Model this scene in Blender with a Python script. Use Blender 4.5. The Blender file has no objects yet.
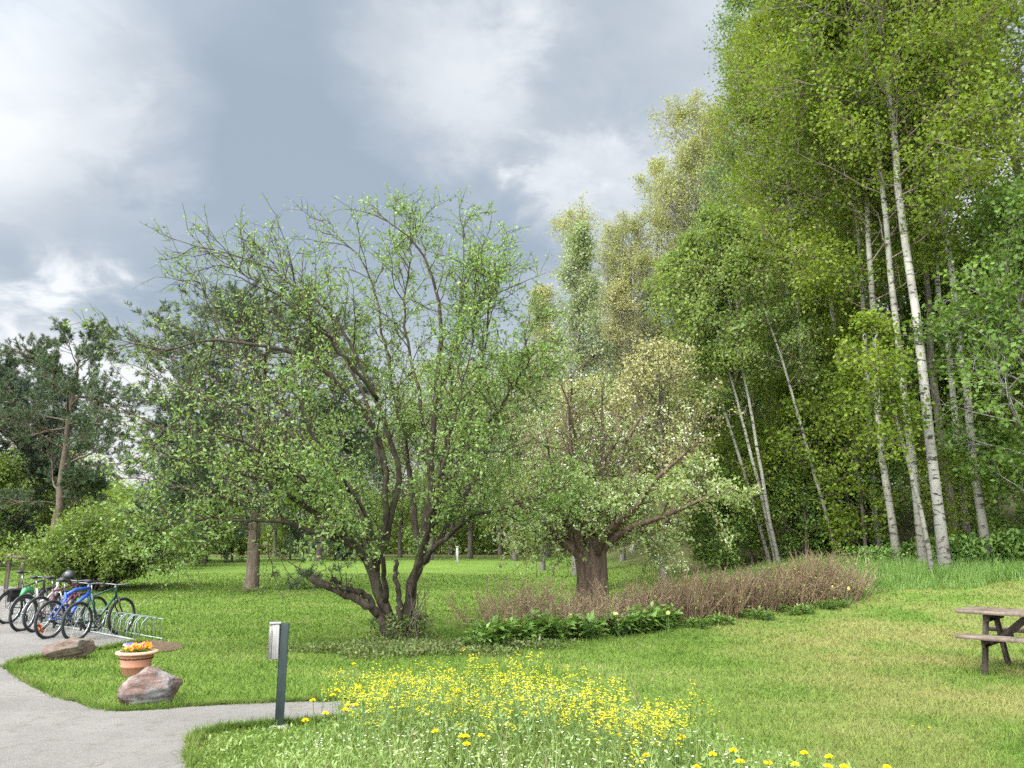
import bpy, math, random
import numpy as np
R = math.radians
rng = np.random.default_rng(7)
random.seed(7)
SC = bpy.context.scene
COL = SC.collection

# ------------------------------------------------------------------ camera, sky, sun, exposure
F, EYE, PITCH = 768.0, 1.65, 11.5
CP, SP = math.cos(R(PITCH)), math.sin(R(PITCH))
cam = bpy.data.cameras.new('camera'); cam.sensor_width = 36; cam.lens = 27.0
cam.clip_start = 0.05; cam.clip_end = 3000
co = bpy.data.objects.new('camera', cam); COL.objects.link(co)
co.location = (0, 0, EYE); co.rotation_euler = (R(90 + PITCH), 0, 0)
SC.camera = co
SC.view_settings.view_transform = 'Standard'; SC.view_settings.look = 'None'
SC.view_settings.exposure = 1.1; SC.view_settings.gamma = 1.0
SC.view_settings.use_curve_mapping = False
SC.cycles.max_bounces = 5; SC.cycles.diffuse_bounces = 3; SC.cycles.glossy_bounces = 2
SC.cycles.transmission_bounces = 3; SC.cycles.transparent_max_bounces = 4
SC.cycles.caustics_reflective = False; SC.cycles.caustics_refractive = False
SC.cycles.use_denoising = False

SUN = np.array([-0.52, -0.42, 0.78]); SUN /= np.linalg.norm(SUN)
sun_el = math.asin(SUN[2]); sun_az = math.atan2(SUN[0], SUN[1])
sl = bpy.data.lights.new('sun', 'SUN'); sl.energy = 1.5; sl.angle = R(11); sl.color = (1.0, 0.92, 0.78)
so = bpy.data.objects.new('sun', sl); COL.objects.link(so)
from mathutils import Vector
so.rotation_euler = Vector(SUN).to_track_quat('Z', 'Y').to_euler()

def ray(px, py):
    x, z = (px - 512) / F, -(py - 384) / F
    d = np.array([x, CP - SP * z, SP + CP * z])
    return d / np.linalg.norm(d)

class NT:
    """small node-tree helper"""
    def __init__(s, tree): s.t = tree; s.n = tree.nodes; s.l = tree.links
    def node(s, typ, **kw):
        n = s.n.new(typ)
        for k, v in kw.items(): setattr(n, k, v)
        return n
    def put(s, sock, v):
        if isinstance(v, bpy.types.NodeSocket): s.l.new(v, sock)
        elif v is not None: sock.default_value = v
    def math(s, op, a, b=None, clamp=False):
        n = s.node('ShaderNodeMath', operation=op, use_clamp=clamp)
        s.put(n.inputs[0], a); s.put(n.inputs[1], b); return n.outputs[0]
    def vmath(s, op, a, b=None):
        n = s.node('ShaderNodeVectorMath', operation=op)
        s.put(n.inputs[0], a); s.put(n.inputs[1], b)
        return n.outputs['Value'] if op in ('DOT_PRODUCT', 'LENGTH') else n.outputs[0]
    def noise(s, vec, scale, detail=4, rough=0.55, dist=0.0):
        n = s.node('ShaderNodeTexNoise'); s.put(n.inputs['Vector'], vec)
        n.inputs['Scale'].default_value = scale; n.inputs['Detail'].default_value = detail
        n.inputs['Roughness'].default_value = rough; n.inputs['Distortion'].default_value = dist
        return n.outputs['Fac']
    def ramp(s, fac, stops):
        n = s.node('ShaderNodeValToRGB'); s.put(n.inputs[0], fac); e = n.color_ramp.elements
        while len(e) < len(stops): e.new(0.5)
        for i, (p, c) in enumerate(stops):
            e[i].position = p; e[i].color = tuple(c) + (1,) if len(c) == 3 else c
        return n.outputs[0]
    def mix(s, fac, a, b, blend='MIX'):
        n = s.node('ShaderNodeMix', data_type='RGBA', blend_type=blend)
        s.put(n.inputs[0], fac)
        for i, v in ((6, a), (7, b)):
            s.put(n.inputs[i], v if isinstance(v, bpy.types.NodeSocket) else tuple(v) + (1,))
        return n.outputs[2]
    def maprange(s, v, a, b, c=0.0, d=1.0, smooth=True):
        n = s.node('ShaderNodeMapRange', interpolation_type='SMOOTHSTEP' if smooth else 'LINEAR')
        s.put(n.inputs[0], v)
        for i, q in ((1, a), (2, b), (3, c), (4, d)): n.inputs[i].default_value = q
        return n.outputs[0]
    def combine(s, x, y, z):
        n = s.node('ShaderNodeCombineXYZ'); s.put(n.inputs[0], x); s.put(n.inputs[1], y); s.put(n.inputs[2], z)
        return n.outputs[0]
    def scale(s, vec, xyz): return s.vmath('MULTIPLY', vec, tuple(xyz))

world = bpy.data.worlds.new('World'); SC.world = world; world.use_nodes = True
def build_world():
    w = NT(world.node_tree); w.n.clear()
    out = w.node('ShaderNodeOutputWorld'); bg = w.node('ShaderNodeBackground')
    bg.inputs['Strength'].default_value = 0.1
    sky = w.node('ShaderNodeTexSky', sky_type='NISHITA'); sky.sun_disc = False
    sky.sun_elevation = sun_el; sky.sun_rotation = sun_az
    d = w.node('ShaderNodeTexCoord').outputs['Generated']
    sep = w.node('ShaderNodeSeparateXYZ'); w.put(sep.inputs[0], d)
    zz = w.math('ADD', w.math('MAXIMUM', sep.outputs[2], 0.0), 0.28)
    p = w.combine(w.math('DIVIDE', sep.outputs[0], zz), w.math('DIVIDE', sep.outputs[1], zz), 0.0)
    n1 = w.noise(w.vmath('ADD', p, (3.1, 7.7, 0)), 1.5, 7, 0.55, 0.25)
    n2 = w.noise(w.vmath('ADD', p, (13.0, 2.0, 4)), 4.5, 6, 0.6, 0.3)
    c = w.math('ADD', w.math('MULTIPLY', w.math('SUBTRACT', n1, 0.5), 1.15), 0.36)
    c = w.math('ADD', c, w.math('MULTIPLY', w.math('SUBTRACT', n2, 0.5), 0.40))
    wob = w.math('MULTIPLY', w.math('SUBTRACT', n2, 0.5), 0.03)
    # cloud banks of the afternoon, by compass direction
    for px, py, rad, amt in ((30, 372, 9, .25), (60, 440, 9, .4), (35, 130, 13, .50), (95, 200, 8, .18), (440, 60, 9, .40), (520, 120, 9, .16), (600, 205, 7, .34), (560, 255, 6, .2),
                             (80, 400, 9, .55), (70, 275, 8, -.10), (270, 420, 12, .25), (235, 130, 15, -.22), (210, 250, 16, -.22),
                             (480, 225, 11, -.24), (40, 270, 8, -.14), (690, 150, 9, -.06), (900, 150, 22, .40), (350, 90, 10, -.06)):
        v = ray(px, py)
        dt = w.math('ADD', w.vmath('DOT_PRODUCT', d, tuple(v)), wob)
        c = w.math('ADD', c, w.maprange(dt, math.cos(R(rad)), 1.0, 0.0, amt))
    c = w.math('ADD', c, w.maprange(sep.outputs[1], .30, -.30, 0.0, .5)); c = w.math('ADD', c, w.maprange(sep.outputs[2], .72, .9, 0.0, .35))
    col = w.ramp(c, [(0.0, (.36, .432, .515)), (.25, (.43, .497, .57)), (.50, (.54, .595, .655)), (.78, (.74, .78, .82)), (1.0, (.90, .92, .94))])
    hz = w.maprange(sep.outputs[2], 0.0, 0.30, 0.5, 0.0)
    col = w.mix(hz, col, (.90, .86, .85))
    lob = w.maprange(w.vmath('DOT_PRODUCT', d, tuple(SUN)), 0.25, 1.0, 1.0, 4.0)
    back = w.maprange(sep.outputs[1], -0.30, 0.40, 3.1, 1.0)
    gain = w.math('MULTIPLY', w.math('MULTIPLY', lob, back), 5.15)
    col = w.vmath('SCALE', col); col.node.inputs['Scale'].default_value = 1
    w.put(col.node.inputs['Scale'], gain)
    fin = w.mix(0.93, sky.outputs[0], col)
    w.put(bg.inputs['Color'], fin); w.l.new(bg.outputs[0], out.inputs[0])
build_world()

# ------------------------------------------------------------------ ground height and picture-to-ground geometry
def ss(t):
    t = np.clip(t, 0, 1); return t * t * (3 - 2 * t)
def hgt(x, y):
    x = np.asarray(x, float); y = np.asarray(y, float)
    h = 0.5 * ss((y - 18) / 32)
    h = h + 0.85 * ss((x - 1) / 9) * ss((y - 11.5) / 10)
    h = h + 6.0 * np.tanh(np.maximum(0, y - 24) * 0.16 / 6.0) * ss((x - 5) / 9)
    return h
def at(px, py, dz=0.0):
    """the point of the ground (plus dz) seen at a picture position"""
    d = ray(px, py); lo = 0.5
    t = np.linspace(1, 120, 6000)
    P = np.array([0, 0, EYE]) + t[:, None] * d
    below = np.nonzero(P[:, 2] < hgt(P[:, 0], P[:, 1]) + dz)[0]
    i = below[0] if len(below) else -1
    return P[i]
def base(px, D):
    h = 0.0
    for _ in range(4):
        x = (px - 512) / F * (D * CP + (h - EYE) * SP); h = float(hgt(x, D))
    return np.array([x, D, h])
def pt(px, py, D):
    """the point at distance D (along y) seen at a picture position"""
    d = ray(px, py); return np.array([0, 0, EYE]) + d * (D / d[1])
def inside(P, poly):
    x, y = P[:, 0], P[:, 1]; r = np.zeros(len(P), bool); n = len(poly)
    for i in range(n):
        x0, y0 = poly[i][:2]; x1, y1 = poly[(i + 1) % n][:2]
        if y0 == y1: continue
        c = ((y0 > y) != (y1 > y)) & (x < (x1 - x0) * (y - y0) / (y1 - y0) + x0); r ^= c
    return r

# ------------------------------------------------------------------ mesh helpers
class MB:
    """collects vertices and faces; build() links them as ONE mesh object"""
    def __init__(s): s.v = []; s.f = {3: [], 4: []}; s.n = 0; s.split = None
    def mark(s): s.split = sum(len(q) for q in s.f[4])                # quads from here on take the second material
    def add(s, v, f):
        v = np.asarray(v, float).reshape(-1, 3); f = np.asarray(f, int)
        s.v.append(v); s.f[f.shape[1]].append(f + s.n); s.n += len(v)
        return s
    def data(s, name, mat, smooth=False, mat2=None):
        me = bpy.data.meshes.new(name)
        v = np.concatenate(s.v) if s.v else np.zeros((0, 3))
        t = np.concatenate(s.f[3]) if s.f[3] else np.zeros((0, 3), int)
        q = np.concatenate(s.f[4]) if s.f[4] else np.zeros((0, 4), int)
        me.vertices.add(len(v)); me.vertices.foreach_set('co', v.ravel().astype(np.float32))
        loops = np.concatenate([t.ravel(), q.ravel()]).astype(np.int32)
        me.loops.add(len(loops)); me.loops.foreach_set('vertex_index', loops)
        nf = len(t) + len(q); me.polygons.add(nf)
        st = np.concatenate([np.arange(len(t)) * 3, len(t) * 3 + np.arange(len(q)) * 4]).astype(np.int32)
        me.polygons.foreach_set('loop_start', st)
        if smooth: me.polygons.foreach_set('use_smooth', np.ones(nf, bool))
        me.materials.append(mat)
        if mat2 is not None and s.split is not None:
            me.materials.append(mat2); mi = np.zeros(nf, np.int32); mi[len(t) + s.split:] = 1; me.polygons.foreach_set('material_index', mi)
        me.update(calc_edges=True)
        return me
    def build(s, name, mat, parent=None, smooth=False):
        return link(name, s.data(name, mat, smooth), parent)
    # shapes
    def box(s, c, size, rot=None):
        hx, hy, hz = np.array(size) / 2
        b = min(hx, hy, hz) * 0.18                                   # bevelled box: 24 vertices
        V, Q = [], []
        sg = [(-1, -1, -1), (1, -1, -1), (1, 1, -1), (-1, 1, -1), (-1, -1, 1), (1, -1, 1), (1, 1, 1), (-1, 1, 1)]
        idx = {}
        for i, (a, e, g) in enumerate(sg):
            for ax in range(3):
                idx[(i, ax)] = len(V)
                V.append([a * (hx - (b if ax != 0 else 0)), e * (hy - (b if ax != 1 else 0)), g * (hz - (b if ax != 2 else 0))])
        faces = {2: [(3, 2, 1, 0), (4, 5, 6, 7)], 1: [(0, 1, 5, 4), (2, 3, 7, 6)], 0: [(1, 2, 6, 5), (3, 0, 4, 7)]}
        for ax, fs in faces.items():
            for f in fs: Q.append([idx[(i, ax)] for i in f])
        for i, j, a1, a2 in ((0, 1, 1, 2), (2, 3, 1, 2), (4, 5, 1, 2), (6, 7, 1, 2), (0, 3, 0, 2), (1, 2, 0, 2), (4, 7, 0, 2), (5, 6, 0, 2),
                             (0, 4, 0, 1), (1, 5, 0, 1), (2, 6, 0, 1), (3, 7, 0, 1)):
            Q.append([idx[(i, a1)], idx[(j, a1)], idx[(j, a2)], idx[(i, a2)]])
        T = [[idx[(i, 0)], idx[(i, 1)], idx[(i, 2)]] for i in range(8)]
        V = np.array(V)
        if rot is not None: V = V @ np.asarray(rot).T
        V = V + np.asarray(c)
        n0 = s.n; s.add(V, np.array(Q)); s.f[3].append(np.array(T) + n0)
        return s
    def bar(s, a, b, w, t):
        """a bevelled board of section w (level) x t from a to b"""
        a, b = np.asarray(a, float), np.asarray(b, float); d = b - a; L = np.linalg.norm(d); d /= L
        up = np.array([0, 0, 1.]) if abs(d[2]) < .95 else np.array([0, 1., 0])
        sd = np.cross(up, d); sd /= np.linalg.norm(sd); u = np.cross(d, sd)
        return s.box((a + b) / 2, (L, w, t), np.stack([d, sd, u], 1))
    def tubes(s, P, Rad, sides=5, cap=False):
        """P (M,N,3), Rad (M,N): M tubes at once"""
        P = np.asarray(P, float); Rad = np.asarray(Rad, float)
        if P.ndim == 2: P = P[None]; Rad = Rad[None]
        M, N, _ = P.shape
        if M == 0: return s
        T = np.gradient(P, axis=1); T /= np.linalg.norm(T, axis=2, keepdims=True) + 1e-9
        m = T.mean(1); ref = np.where(np.abs(m[:, 2:3]) > 0.8, np.array([[1., 0, 0]]), np.array([[0, 0, 1.]]))
        A = np.cross(T, ref[:, None, :]); A /= np.linalg.norm(A, axis=2, keepdims=True) + 1e-9
        B = np.cross(T, A)
        an = np.arange(sides) * 2 * np.pi / sides
        V = P[:, :, None] + Rad[:, :, None, None] * (A[:, :, None] * np.cos(an)[None, None, :, None] + B[:, :, None] * np.sin(an)[None, None, :, None])
        i = np.arange(M)[:, None, None] * N * sides + np.arange(N - 1)[None, :, None] * sides + np.arange(sides)[None, None]
        j = np.arange(M)[:, None, None] * N * sides + np.arange(N - 1)[None, :, None] * sides + (np.arange(sides)[None, None] + 1) % sides
        Q = np.stack([i, j, j + sides, i + sides], -1).reshape(-1, 4)
        n0 = s.n; s.add(V.reshape(-1, 3), Q)
        if cap:
            for m_ in range(M):
                for k, flip in ((0, 1), (N - 1, 0)):
                    s0 = n0 + m_ * N * sides + k * sides
                    s.v.append(P[m_, k][None]); c = s.n; s.n += 1
                    t = [[c, s0 + q, s0 + (q + 1) % sides] for q in range(sides)]
                    s.f[3].append(np.array([x[::-1] for x in t] if flip else t))
        return s
    def tube(s, pts, r, sides=8, cap=True):
        pts = np.array(pts, float); r = np.full(len(pts), r) if np.isscalar(r) else np.array(r, float)
        return s.tubes(pts[None], r[None], sides, cap)
    def ring(s, c, Rr, r, axis='y', n=36, sides=6, arc=(0, 2 * math.pi)):
        full = abs(arc[1] - arc[0] - 2 * math.pi) < 1e-6
        a = np.linspace(arc[0], arc[1], n, endpoint=not full)
        u, w = np.cos(a), np.sin(a)
        P = {'y': np.stack([u, 0 * u, w], 1), 'z': np.stack([u, w, 0 * u], 1), 'x': np.stack([0 * u, u, w], 1)}[axis]
        ax = {'y': np.array([0, 1., 0]), 'z': np.array([0, 0, 1.]), 'x': np.array([1., 0, 0])}[axis]
        b = np.arange(sides) * 2 * np.pi / sides
        V = np.asarray(c) + P[:, None] * (Rr + r * np.cos(b))[None, :, None] + ax * (r * np.sin(b))[None, :, None]
        Q = []
        for i in range(n if full else n - 1):
            for k in range(sides):
                i2, k2 = (i + 1) % n, (k + 1) % sides
                Q.append([i * sides + k, i2 * sides + k, i2 * sides + k2, i * sides + k2])
        return s.add(V.reshape(-1, 3), Q)
    def lathe(s, prof, n=28, c=(0, 0, 0)):
        prof = np.array(prof, float); a = np.arange(n) * 2 * np.pi / n
        V = np.stack([prof[:, 0, None] * np.cos(a), prof[:, 0, None] * np.sin(a), np.repeat(prof[:, 1, None], n, 1)], -1) + np.asarray(c)
        Q = [[i * n + k, i * n + (k + 1) % n, (i + 1) * n + (k + 1) % n, (i + 1) * n + k] for i in range(len(prof) - 1) for k in range(n)]
        return s.add(V.reshape(-1, 3), Q)
    def leaves(s, P, D, N, L, W, fold=0.25):
        """folded pointed leaf blades: P base, D direction, N normal, L length, W width"""
        S = np.cross(D, N); S /= np.linalg.norm(S, axis=1, keepdims=True) + 1e-9
        N = np.cross(S, D)
        L = np.broadcast_to(np.asarray(L, float), (len(P),))[:, None]; W = np.broadcast_to(np.asarray(W, float), (len(P),))[:, None]
        mid = P + D * L * 0.45
        V = np.stack([P, mid + S * W / 2 + N * W * fold, P + D * L, mid - S * W / 2 + N * W * fold], 1)
        b = np.arange(len(P))[:, None] * 4
        T = np.concatenate([b + np.array([[0, 1, 2]]), b + np.array([[0, 2, 3]])])
        return s.add(V.reshape(-1, 3), T)

def link(name, data, parent=None):
    o = bpy.data.objects.new(name, data); COL.objects.link(o)
    if parent is not None: o.parent = parent
    return o
def tag(o, label=None, cat=None, group=None, kind=None):
    for k, v in (('label', label), ('category', cat), ('group', group), ('kind', kind)):
        if v: o[k] = v
    return o
def thing(name, label, cat, loc=(0, 0, 0), rz=0.0, group=None):
    o = link(name, None); o.empty_display_size = 0.2
    o.location = tuple(float(a) for a in loc); o.rotation_euler = (0, 0, rz)
    return tag(o, label, cat, group)
def copy_tree(o, parent=None):
    c = o.copy(); COL.objects.link(c)
    if parent is not None: c.parent = parent
    for ch in list(o.children): copy_tree(ch, c)
    return c
def unit(v): return v / (np.linalg.norm(v, axis=-1, keepdims=True) + 1e-9)
def rnd(n, rg=None): return unit((rg or rng).normal(size=(n, 3)))

# ------------------------------------------------------------------ materials
def new_mat(name):
    m = bpy.data.materials.new(name); m.use_nodes = True; t = NT(m.node_tree); t.n.clear()
    out = t.node('ShaderNodeOutputMaterial'); return m, t, out
def principled(t, out, col, rough=0.6, spec=0.3, metal=0.0, bump=None, bstr=0.3, bdist=0.02):
    p = t.node('ShaderNodeBsdfPrincipled'); t.put(p.inputs['Base Color'], col if isinstance(col, bpy.types.NodeSocket) else tuple(col) + (1,))
    t.put(p.inputs['Roughness'], rough); p.inputs['Specular IOR Level'].default_value = spec; p.inputs['Metallic'].default_value = metal
    if bump is not None:
        b = t.node('ShaderNodeBump'); b.inputs['Strength'].default_value = bstr; b.inputs['Distance'].default_value = bdist
        t.put(b.inputs['Height'], bump); t.l.new(b.outputs[0], p.inputs['Normal'])
    t.l.new(p.outputs[0], out.inputs[0]); return p
def plain(name, col, rough=0.5, spec=0.4, metal=0.0, var=0.25, scale=14):
    m, t, out = new_mat(name)
    o = t.node('ShaderNodeTexCoord').outputs['Object']
    n = t.noise(o, scale, 5)
    c = t.mix(n, [a * (1 - var) for a in col], [min(1, a * (1 + var)) for a in col])
    principled(t, out, c, t.maprange(n, 0.3, 0.7, rough - .08, rough + .1), spec, metal, n, 0.15, 0.01); return m
def leaf_mat(name, cols, trans=0.35, clump=0.35, cs=0.9, rough=0.5, spec=0.25):
    """each leaf has its own shade out of cols; clumps of leaves lean to one shade or another"""
    m, t, out = new_mat(name)
    g = t.node('ShaderNodeNewGeometry'); o = t.node('ShaderNodeTexCoord').outputs['Object']
    n = t.noise(o, cs, 3)
    f = t.math('ADD', t.math('MULTIPLY', g.outputs['Random Per Island'], 1 - clump), t.math('MULTIPLY', t.maprange(n, .3, .7), clump))
    k = len(cols); col = t.ramp(f, [(i / (k - 1), c) for i, c in enumerate(cols)])
    p = t.node('ShaderNodeBsdfPrincipled'); t.put(p.inputs['Base Color'], col)
    p.inputs['Roughness'].default_value = rough; p.inputs['Specular IOR Level'].default_value = spec
    tr = t.node('ShaderNodeBsdfTranslucent')
    t.put(tr.inputs[0], t.mix(1.0, col, (1.25, 1.2, 0.55), 'MULTIPLY'))
    mx = t.node('ShaderNodeMixShader'); mx.inputs[0].default_value = trans
    t.l.new(p.outputs[0], mx.inputs[1]); t.l.new(tr.outputs[0], mx.inputs[2]); t.l.new(mx.outputs[0], out.inputs[0])
    return m
def bark_mat(name, a, b, c=None, scale=9, stretch=0.25, cpos=0.62, bump=0.5):
    m, t, out = new_mat(name)
    o = t.scale(t.node('ShaderNodeTexCoord').outputs['Object'], (1, 1, stretch))
    n = t.noise(o, scale, 7, 0.65, 0.4)
    col = t.ramp(n, [(.3, a), (.65, b)])
    if c:
        n2 = t.noise(t.node('ShaderNodeTexCoord').outputs['Object'], 2.2, 5, .6)
        col = t.mix(t.maprange(n2, cpos - .1, cpos + .1), col, c)
    principled(t, out, col, 0.9, 0.1, 0, n, bump, 0.03); return m
def birch_mat(name, white, dark, base_h=1.2):
    m, t, out = new_mat(name)
    o = t.node('ShaderNodeTexCoord').outputs['Object']
    n = t.noise(t.scale(o, (3.6, 3.6, 9.0)), 1.0, 6, .68, .5)
    n2 = t.noise(o, 1.1, 4, .6)
    sep = t.node('ShaderNodeSeparateXYZ'); t.put(sep.inputs[0], o)
    low = t.maprange(t.math('ADD', sep.outputs[2], t.math('MULTIPLY', t.math('SUBTRACT', n2, .5), 3.5)), base_h * 2.2, -0.3)  # rough dark old bark at the foot
    f = t.math('ADD', t.maprange(n, .54, .60), t.math('MULTIPLY', low, .6), True)
    grey = t.mix(t.maprange(n2, .35, .65), white, [a * .62 for a in white])
    principled(t, out, t.mix(f, grey, dark), 0.75, 0.2, 0, n, .25, .02); return m

M = {}
M['leaf_apple'] = leaf_mat('leaf_apple', [(.080, .140, .036), (.125, .205, .052), (.175, .26, .076), (.26, .33, .14)], .40, .35, 0.8)
M['leaf_crab'] = leaf_mat('leaf_crab', [(.13, .185, .055), (.185, .25, .08), (.255, .32, .125), (.37, .42, .23)], .4, .3, 0.9)
M['leaf_pale'] = leaf_mat('leaf_pale', [(.17, .19, .07), (.23, .24, .10), (.30, .30, .14), (.39, .37, .22)], .4, .35, .5)
M['leaf_olive'] = leaf_mat('leaf_olive', [(.16, .185, .055), (.21, .235, .075), (.27, .29, .10), (.34, .35, .15)], .42, .4, .35)
M['leaf_aspen'] = leaf_mat('leaf_aspen', [(.070, .115, .014), (.108, .165, .019), (.15, .205, .027), (.205, .25, .042)], .46, .6, .3, .55, .12)
M['leaf_deep'] = leaf_mat('leaf_deep', [(.055, .105, .018), (.085, .15, .025), (.12, .195, .036), (.17, .25, .06)], .45, .4, .4)
M['leaf_blue'] = leaf_mat('leaf_blue', [(.07, .125, .045), (.10, .165, .06), (.135, .21, .08), (.19, .27, .12)], .36, .4, .4)
M['leaf_shade'] = leaf_mat('leaf_shade', [(.095, .155, .034), (.13, .195, .046), (.17, .235, .06), (.22, .28, .09)], .52, .55, .35)
M['leaf_grey'] = leaf_mat('leaf_grey', [(.135, .19, .085), (.18, .24, .11), (.235, .29, .145), (.31, .36, .20)], .4, .4, .4)
M['leaf_lilac'] = leaf_mat('leaf_lilac', [(.062, .105, .022), (.095, .148, .030), (.135, .195, .044), (.20, .255, .075)], .38, .45, .7)
M['needle'] = leaf_mat('needle', [(.022, .040, .020), (.042, .068, .032), (.07, .10, .048), (.11, .14, .075)], .15, .4, .6)
M['needle_far'] = leaf_mat('needle_far', [(.02, .038, .022), (.034, .056, .032), (.05, .076, .045)], .12, .4, .5)
M['bark_apple'] = bark_mat('bark_apple', (.014, .011, .008), (.062, .050, .038), (.05, .058, .026), 14, .3, .62)
M['bark_old'] = bark_mat('bark_old', (.035, .025, .018), (.125, .092, .066), None, 10, .16, .6, .9)
M['bark_pine'] = bark_mat('bark_pine', (.045, .036, .028), (.135, .105, .08), (.17, .10, .055), 8, .25, .68)
M['bark_dark'] = bark_mat('bark_dark', (.035, .03, .024), (.12, .105, .085), None, 8, .2)
M['bark_grey'] = bark_mat('bark_grey', (.07, .065, .055), (.22, .21, .185), (.10, .12, .07), 7, .4, .62, .3)
M['bark_birch'] = birch_mat('bark_birch', (.27, .26, .225), (.028, .024, .020))
M['bark_aspen'] = birch_mat('bark_aspen', (.25, .245, .20), (.035, .03, .024), 1.8)
M['branch'] = bark_mat('branch', (.07, .055, .04), (.21, .18, .14), None, 5, .4, .6, .1)
M['twig_red'] = bark_mat('twig_red', (.075, .052, .033), (.205, .145, .09), None, 3, .5, .6, .1)
M['twig_tan'] = bark_mat('twig_tan', (.11, .078, .05), (.25, .18, .12), None, 3, .5, .6, .1)
M['leaf_plant'] = leaf_mat('leaf_plant', [(.05, .105, .02), (.085, .16, .03), (.13, .215, .048), (.19, .28, .085)], .34, .3, 2)
M['leaf_weed'] = leaf_mat('leaf_weed', [(.075, .125, .028), (.125, .19, .042), (.185, .25, .075), (.29, .34, .16)], .32, .35, 2.2)
M['leaf_herb'] = leaf_mat('leaf_herb', [(.045, .075, .018), (.085, .125, .03), (.13, .16, .055), (.20, .19, .10)], .3, .4, 2)
M['petal_yellow'] = leaf_mat('petal_yellow', [(.46, .42, .012), (.58, .52, .018), (.68, .62, .04)], .3, .2, 2)
M['petal_gold'] = leaf_mat('petal_gold', [(.70, .54, .006), (.78, .62, .01), (.80, .68, .02)], .2, .2, 2)
M['petal_white'] = leaf_mat('petal_white', [(.7, .72, .66), (.8, .8, .76)], .3, .2, 2)
M['petal_orange'] = leaf_mat('petal_orange', [(.62, .085, .003), (.70, .15, .004), (.75, .26, .006)], .2, .2, 9)
M['petal_purple'] = leaf_mat('petal_purple', [(.03, .02, .12), (.10, .08, .28), (.6, .58, .7)], .2, .1, 9)
M['petal_cream'] = leaf_mat('petal_cream', [(.75, .66, .22), (.8, .75, .42)], .3, .2, 2)
M['stem_green'] = plain('stem_green', (.08, .14, .035), .6)
M['tyre'] = plain('tyre', (.018, .018, .02), .75, .3)
M['black_plastic'] = plain('black_plastic', (.02, .02, .022), .5, .4)
M['alloy'] = plain('alloy', (.34, .35, .36), .38, .5, 1.0)
M['steel_dark'] = plain('steel_dark', (.12, .12, .13), .4, .5, 1.0)
M['bike_blue'] = plain('bike_blue', (.02, .075, .36), .28, .5, 0, .15)
M['bike_green'] = plain('bike_green', (.012, .05, .028), .3, .5, 0, .15)
M['bike_silver'] = plain('bike_silver', (.50, .50, .47), .3, .5, .5, .12)
M['bike_black'] = plain('bike_black', (.022, .023, .026), .35, .5)
M['bike_magenta'] = plain('bike_magenta', (.10, .012, .035), .3, .5, 0, .15)
M['bright_green'] = plain('bright_green', (.03, .17, .06), .45)
M['reflector'] = plain('reflector', (.75, .16, .02), .3)
M['rack_steel'] = plain('rack_steel', (.17, .21, .18), .5, .4, .3)
M['terracotta'] = plain('terracotta', (.29, .13, .085), .8, .2, 0, .22, 8)
M['terracotta_rim'] = plain('terracotta_rim', (.38, .22, .15), .8, .2, 0, .15, 8)
M['potting_soil'] = plain('potting_soil', (.035, .024, .016), .95, .1, 0, .5, 40)
M['post_paint'] = plain('post_paint', (.017, .028, .026), .6, .3, 0, .35, 10)
M['zinc'] = plain('zinc', (.34, .335, .31), .42, .5, .75, .18, 9)
M['zinc_side'] = plain('zinc_side', (.30, .29, .27), .5, .5, .7, .2, 9)
M['concrete'] = plain('concrete', (.22, .21, .19), .9, .2, 0, .15, 20)
M['white_post'] = plain('white_post', (.30, .29, .26), .7, .2)
M['shaded_wood'] = bark_mat('shaded_wood', (.02, .016, .013), (.075, .06, .048), None, 6, .3, .6, .2)  # weathered brown, with the shade under the tabletop put into the colour
M['grey_wood'] = bark_mat('grey_wood', (.040, .031, .024), (.14, .112, .086), None, 6, .3, .6, .2)

def ground_mat():
    m, t, out = new_mat('lawn')
    o = t.node('ShaderNodeTexCoord').outputs['Object']
    n1 = t.noise(o, 0.55, 5, .6); n2 = t.noise(t.scale(o, (.35, 1.6, 1)), 1.0, 5, .6); n3 = t.noise(o, 9, 4, .7); n4 = t.noise(o, 60, 3, .7)
    sep = t.node('ShaderNodeSeparateXYZ'); t.put(sep.inputs[0], o)
    col = t.ramp(t.math('ADD', t.math('MULTIPLY', n1, .5), t.math('MULTIPLY', n2, .5)), [(.33, (.068, .120, .022)), (.5, (.098, .154, .029)), (.68, (.14, .184, .043))])
    dry = t.math('MULTIPLY', t.maprange(t.math('SUBTRACT', sep.outputs[0], t.math('MULTIPLY', sep.outputs[1], .12)), 0.0, 4.0), t.maprange(n1, .32, .66))
    dry = t.math('MULTIPLY', dry, t.maprange(sep.outputs[1], 22, 15))
    col = t.mix(t.math('MULTIPLY', dry, .75), col, (.20, .175, .07))
    col = t.mix(t.maprange(n3, .42, .72, 0, .45), col, (.07, .125, .015))
    col = t.mix(t.maprange(n4, .35, .75, 0, .45), col, (.05, .09, .012))
    # leaf litter on the floor of the wood
    fl = t.math('ADD', t.math('SUBTRACT', sep.outputs[1], 22.5), t.math('MULTIPLY', t.math('SUBTRACT', n1, .5), 4))
    fl = t.math('MULTIPLY', t.maprange(fl, -.6, 1.2), t.maprange(sep.outputs[0], 3.0, 6.5))
    far = t.maprange(t.math('ADD', sep.outputs[1], t.math('MULTIPLY', n1, 5)), 54, 58)
    fl = t.math('MAXIMUM', fl, far)
    lit = t.ramp(n3, [(.3, (.035, .045, .015)), (.5, (.07, .075, .03)), (.7, (.13, .10, .055))])
    col = t.mix(fl, col, lit)
    h = t.math('ADD', t.math('MULTIPLY', n3, .5), t.math('MULTIPLY', n4, .6))
    principled(t, out, col, .9, .08, 0, h, .7, .05); return m
M['lawn'] = ground_mat()
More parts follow.
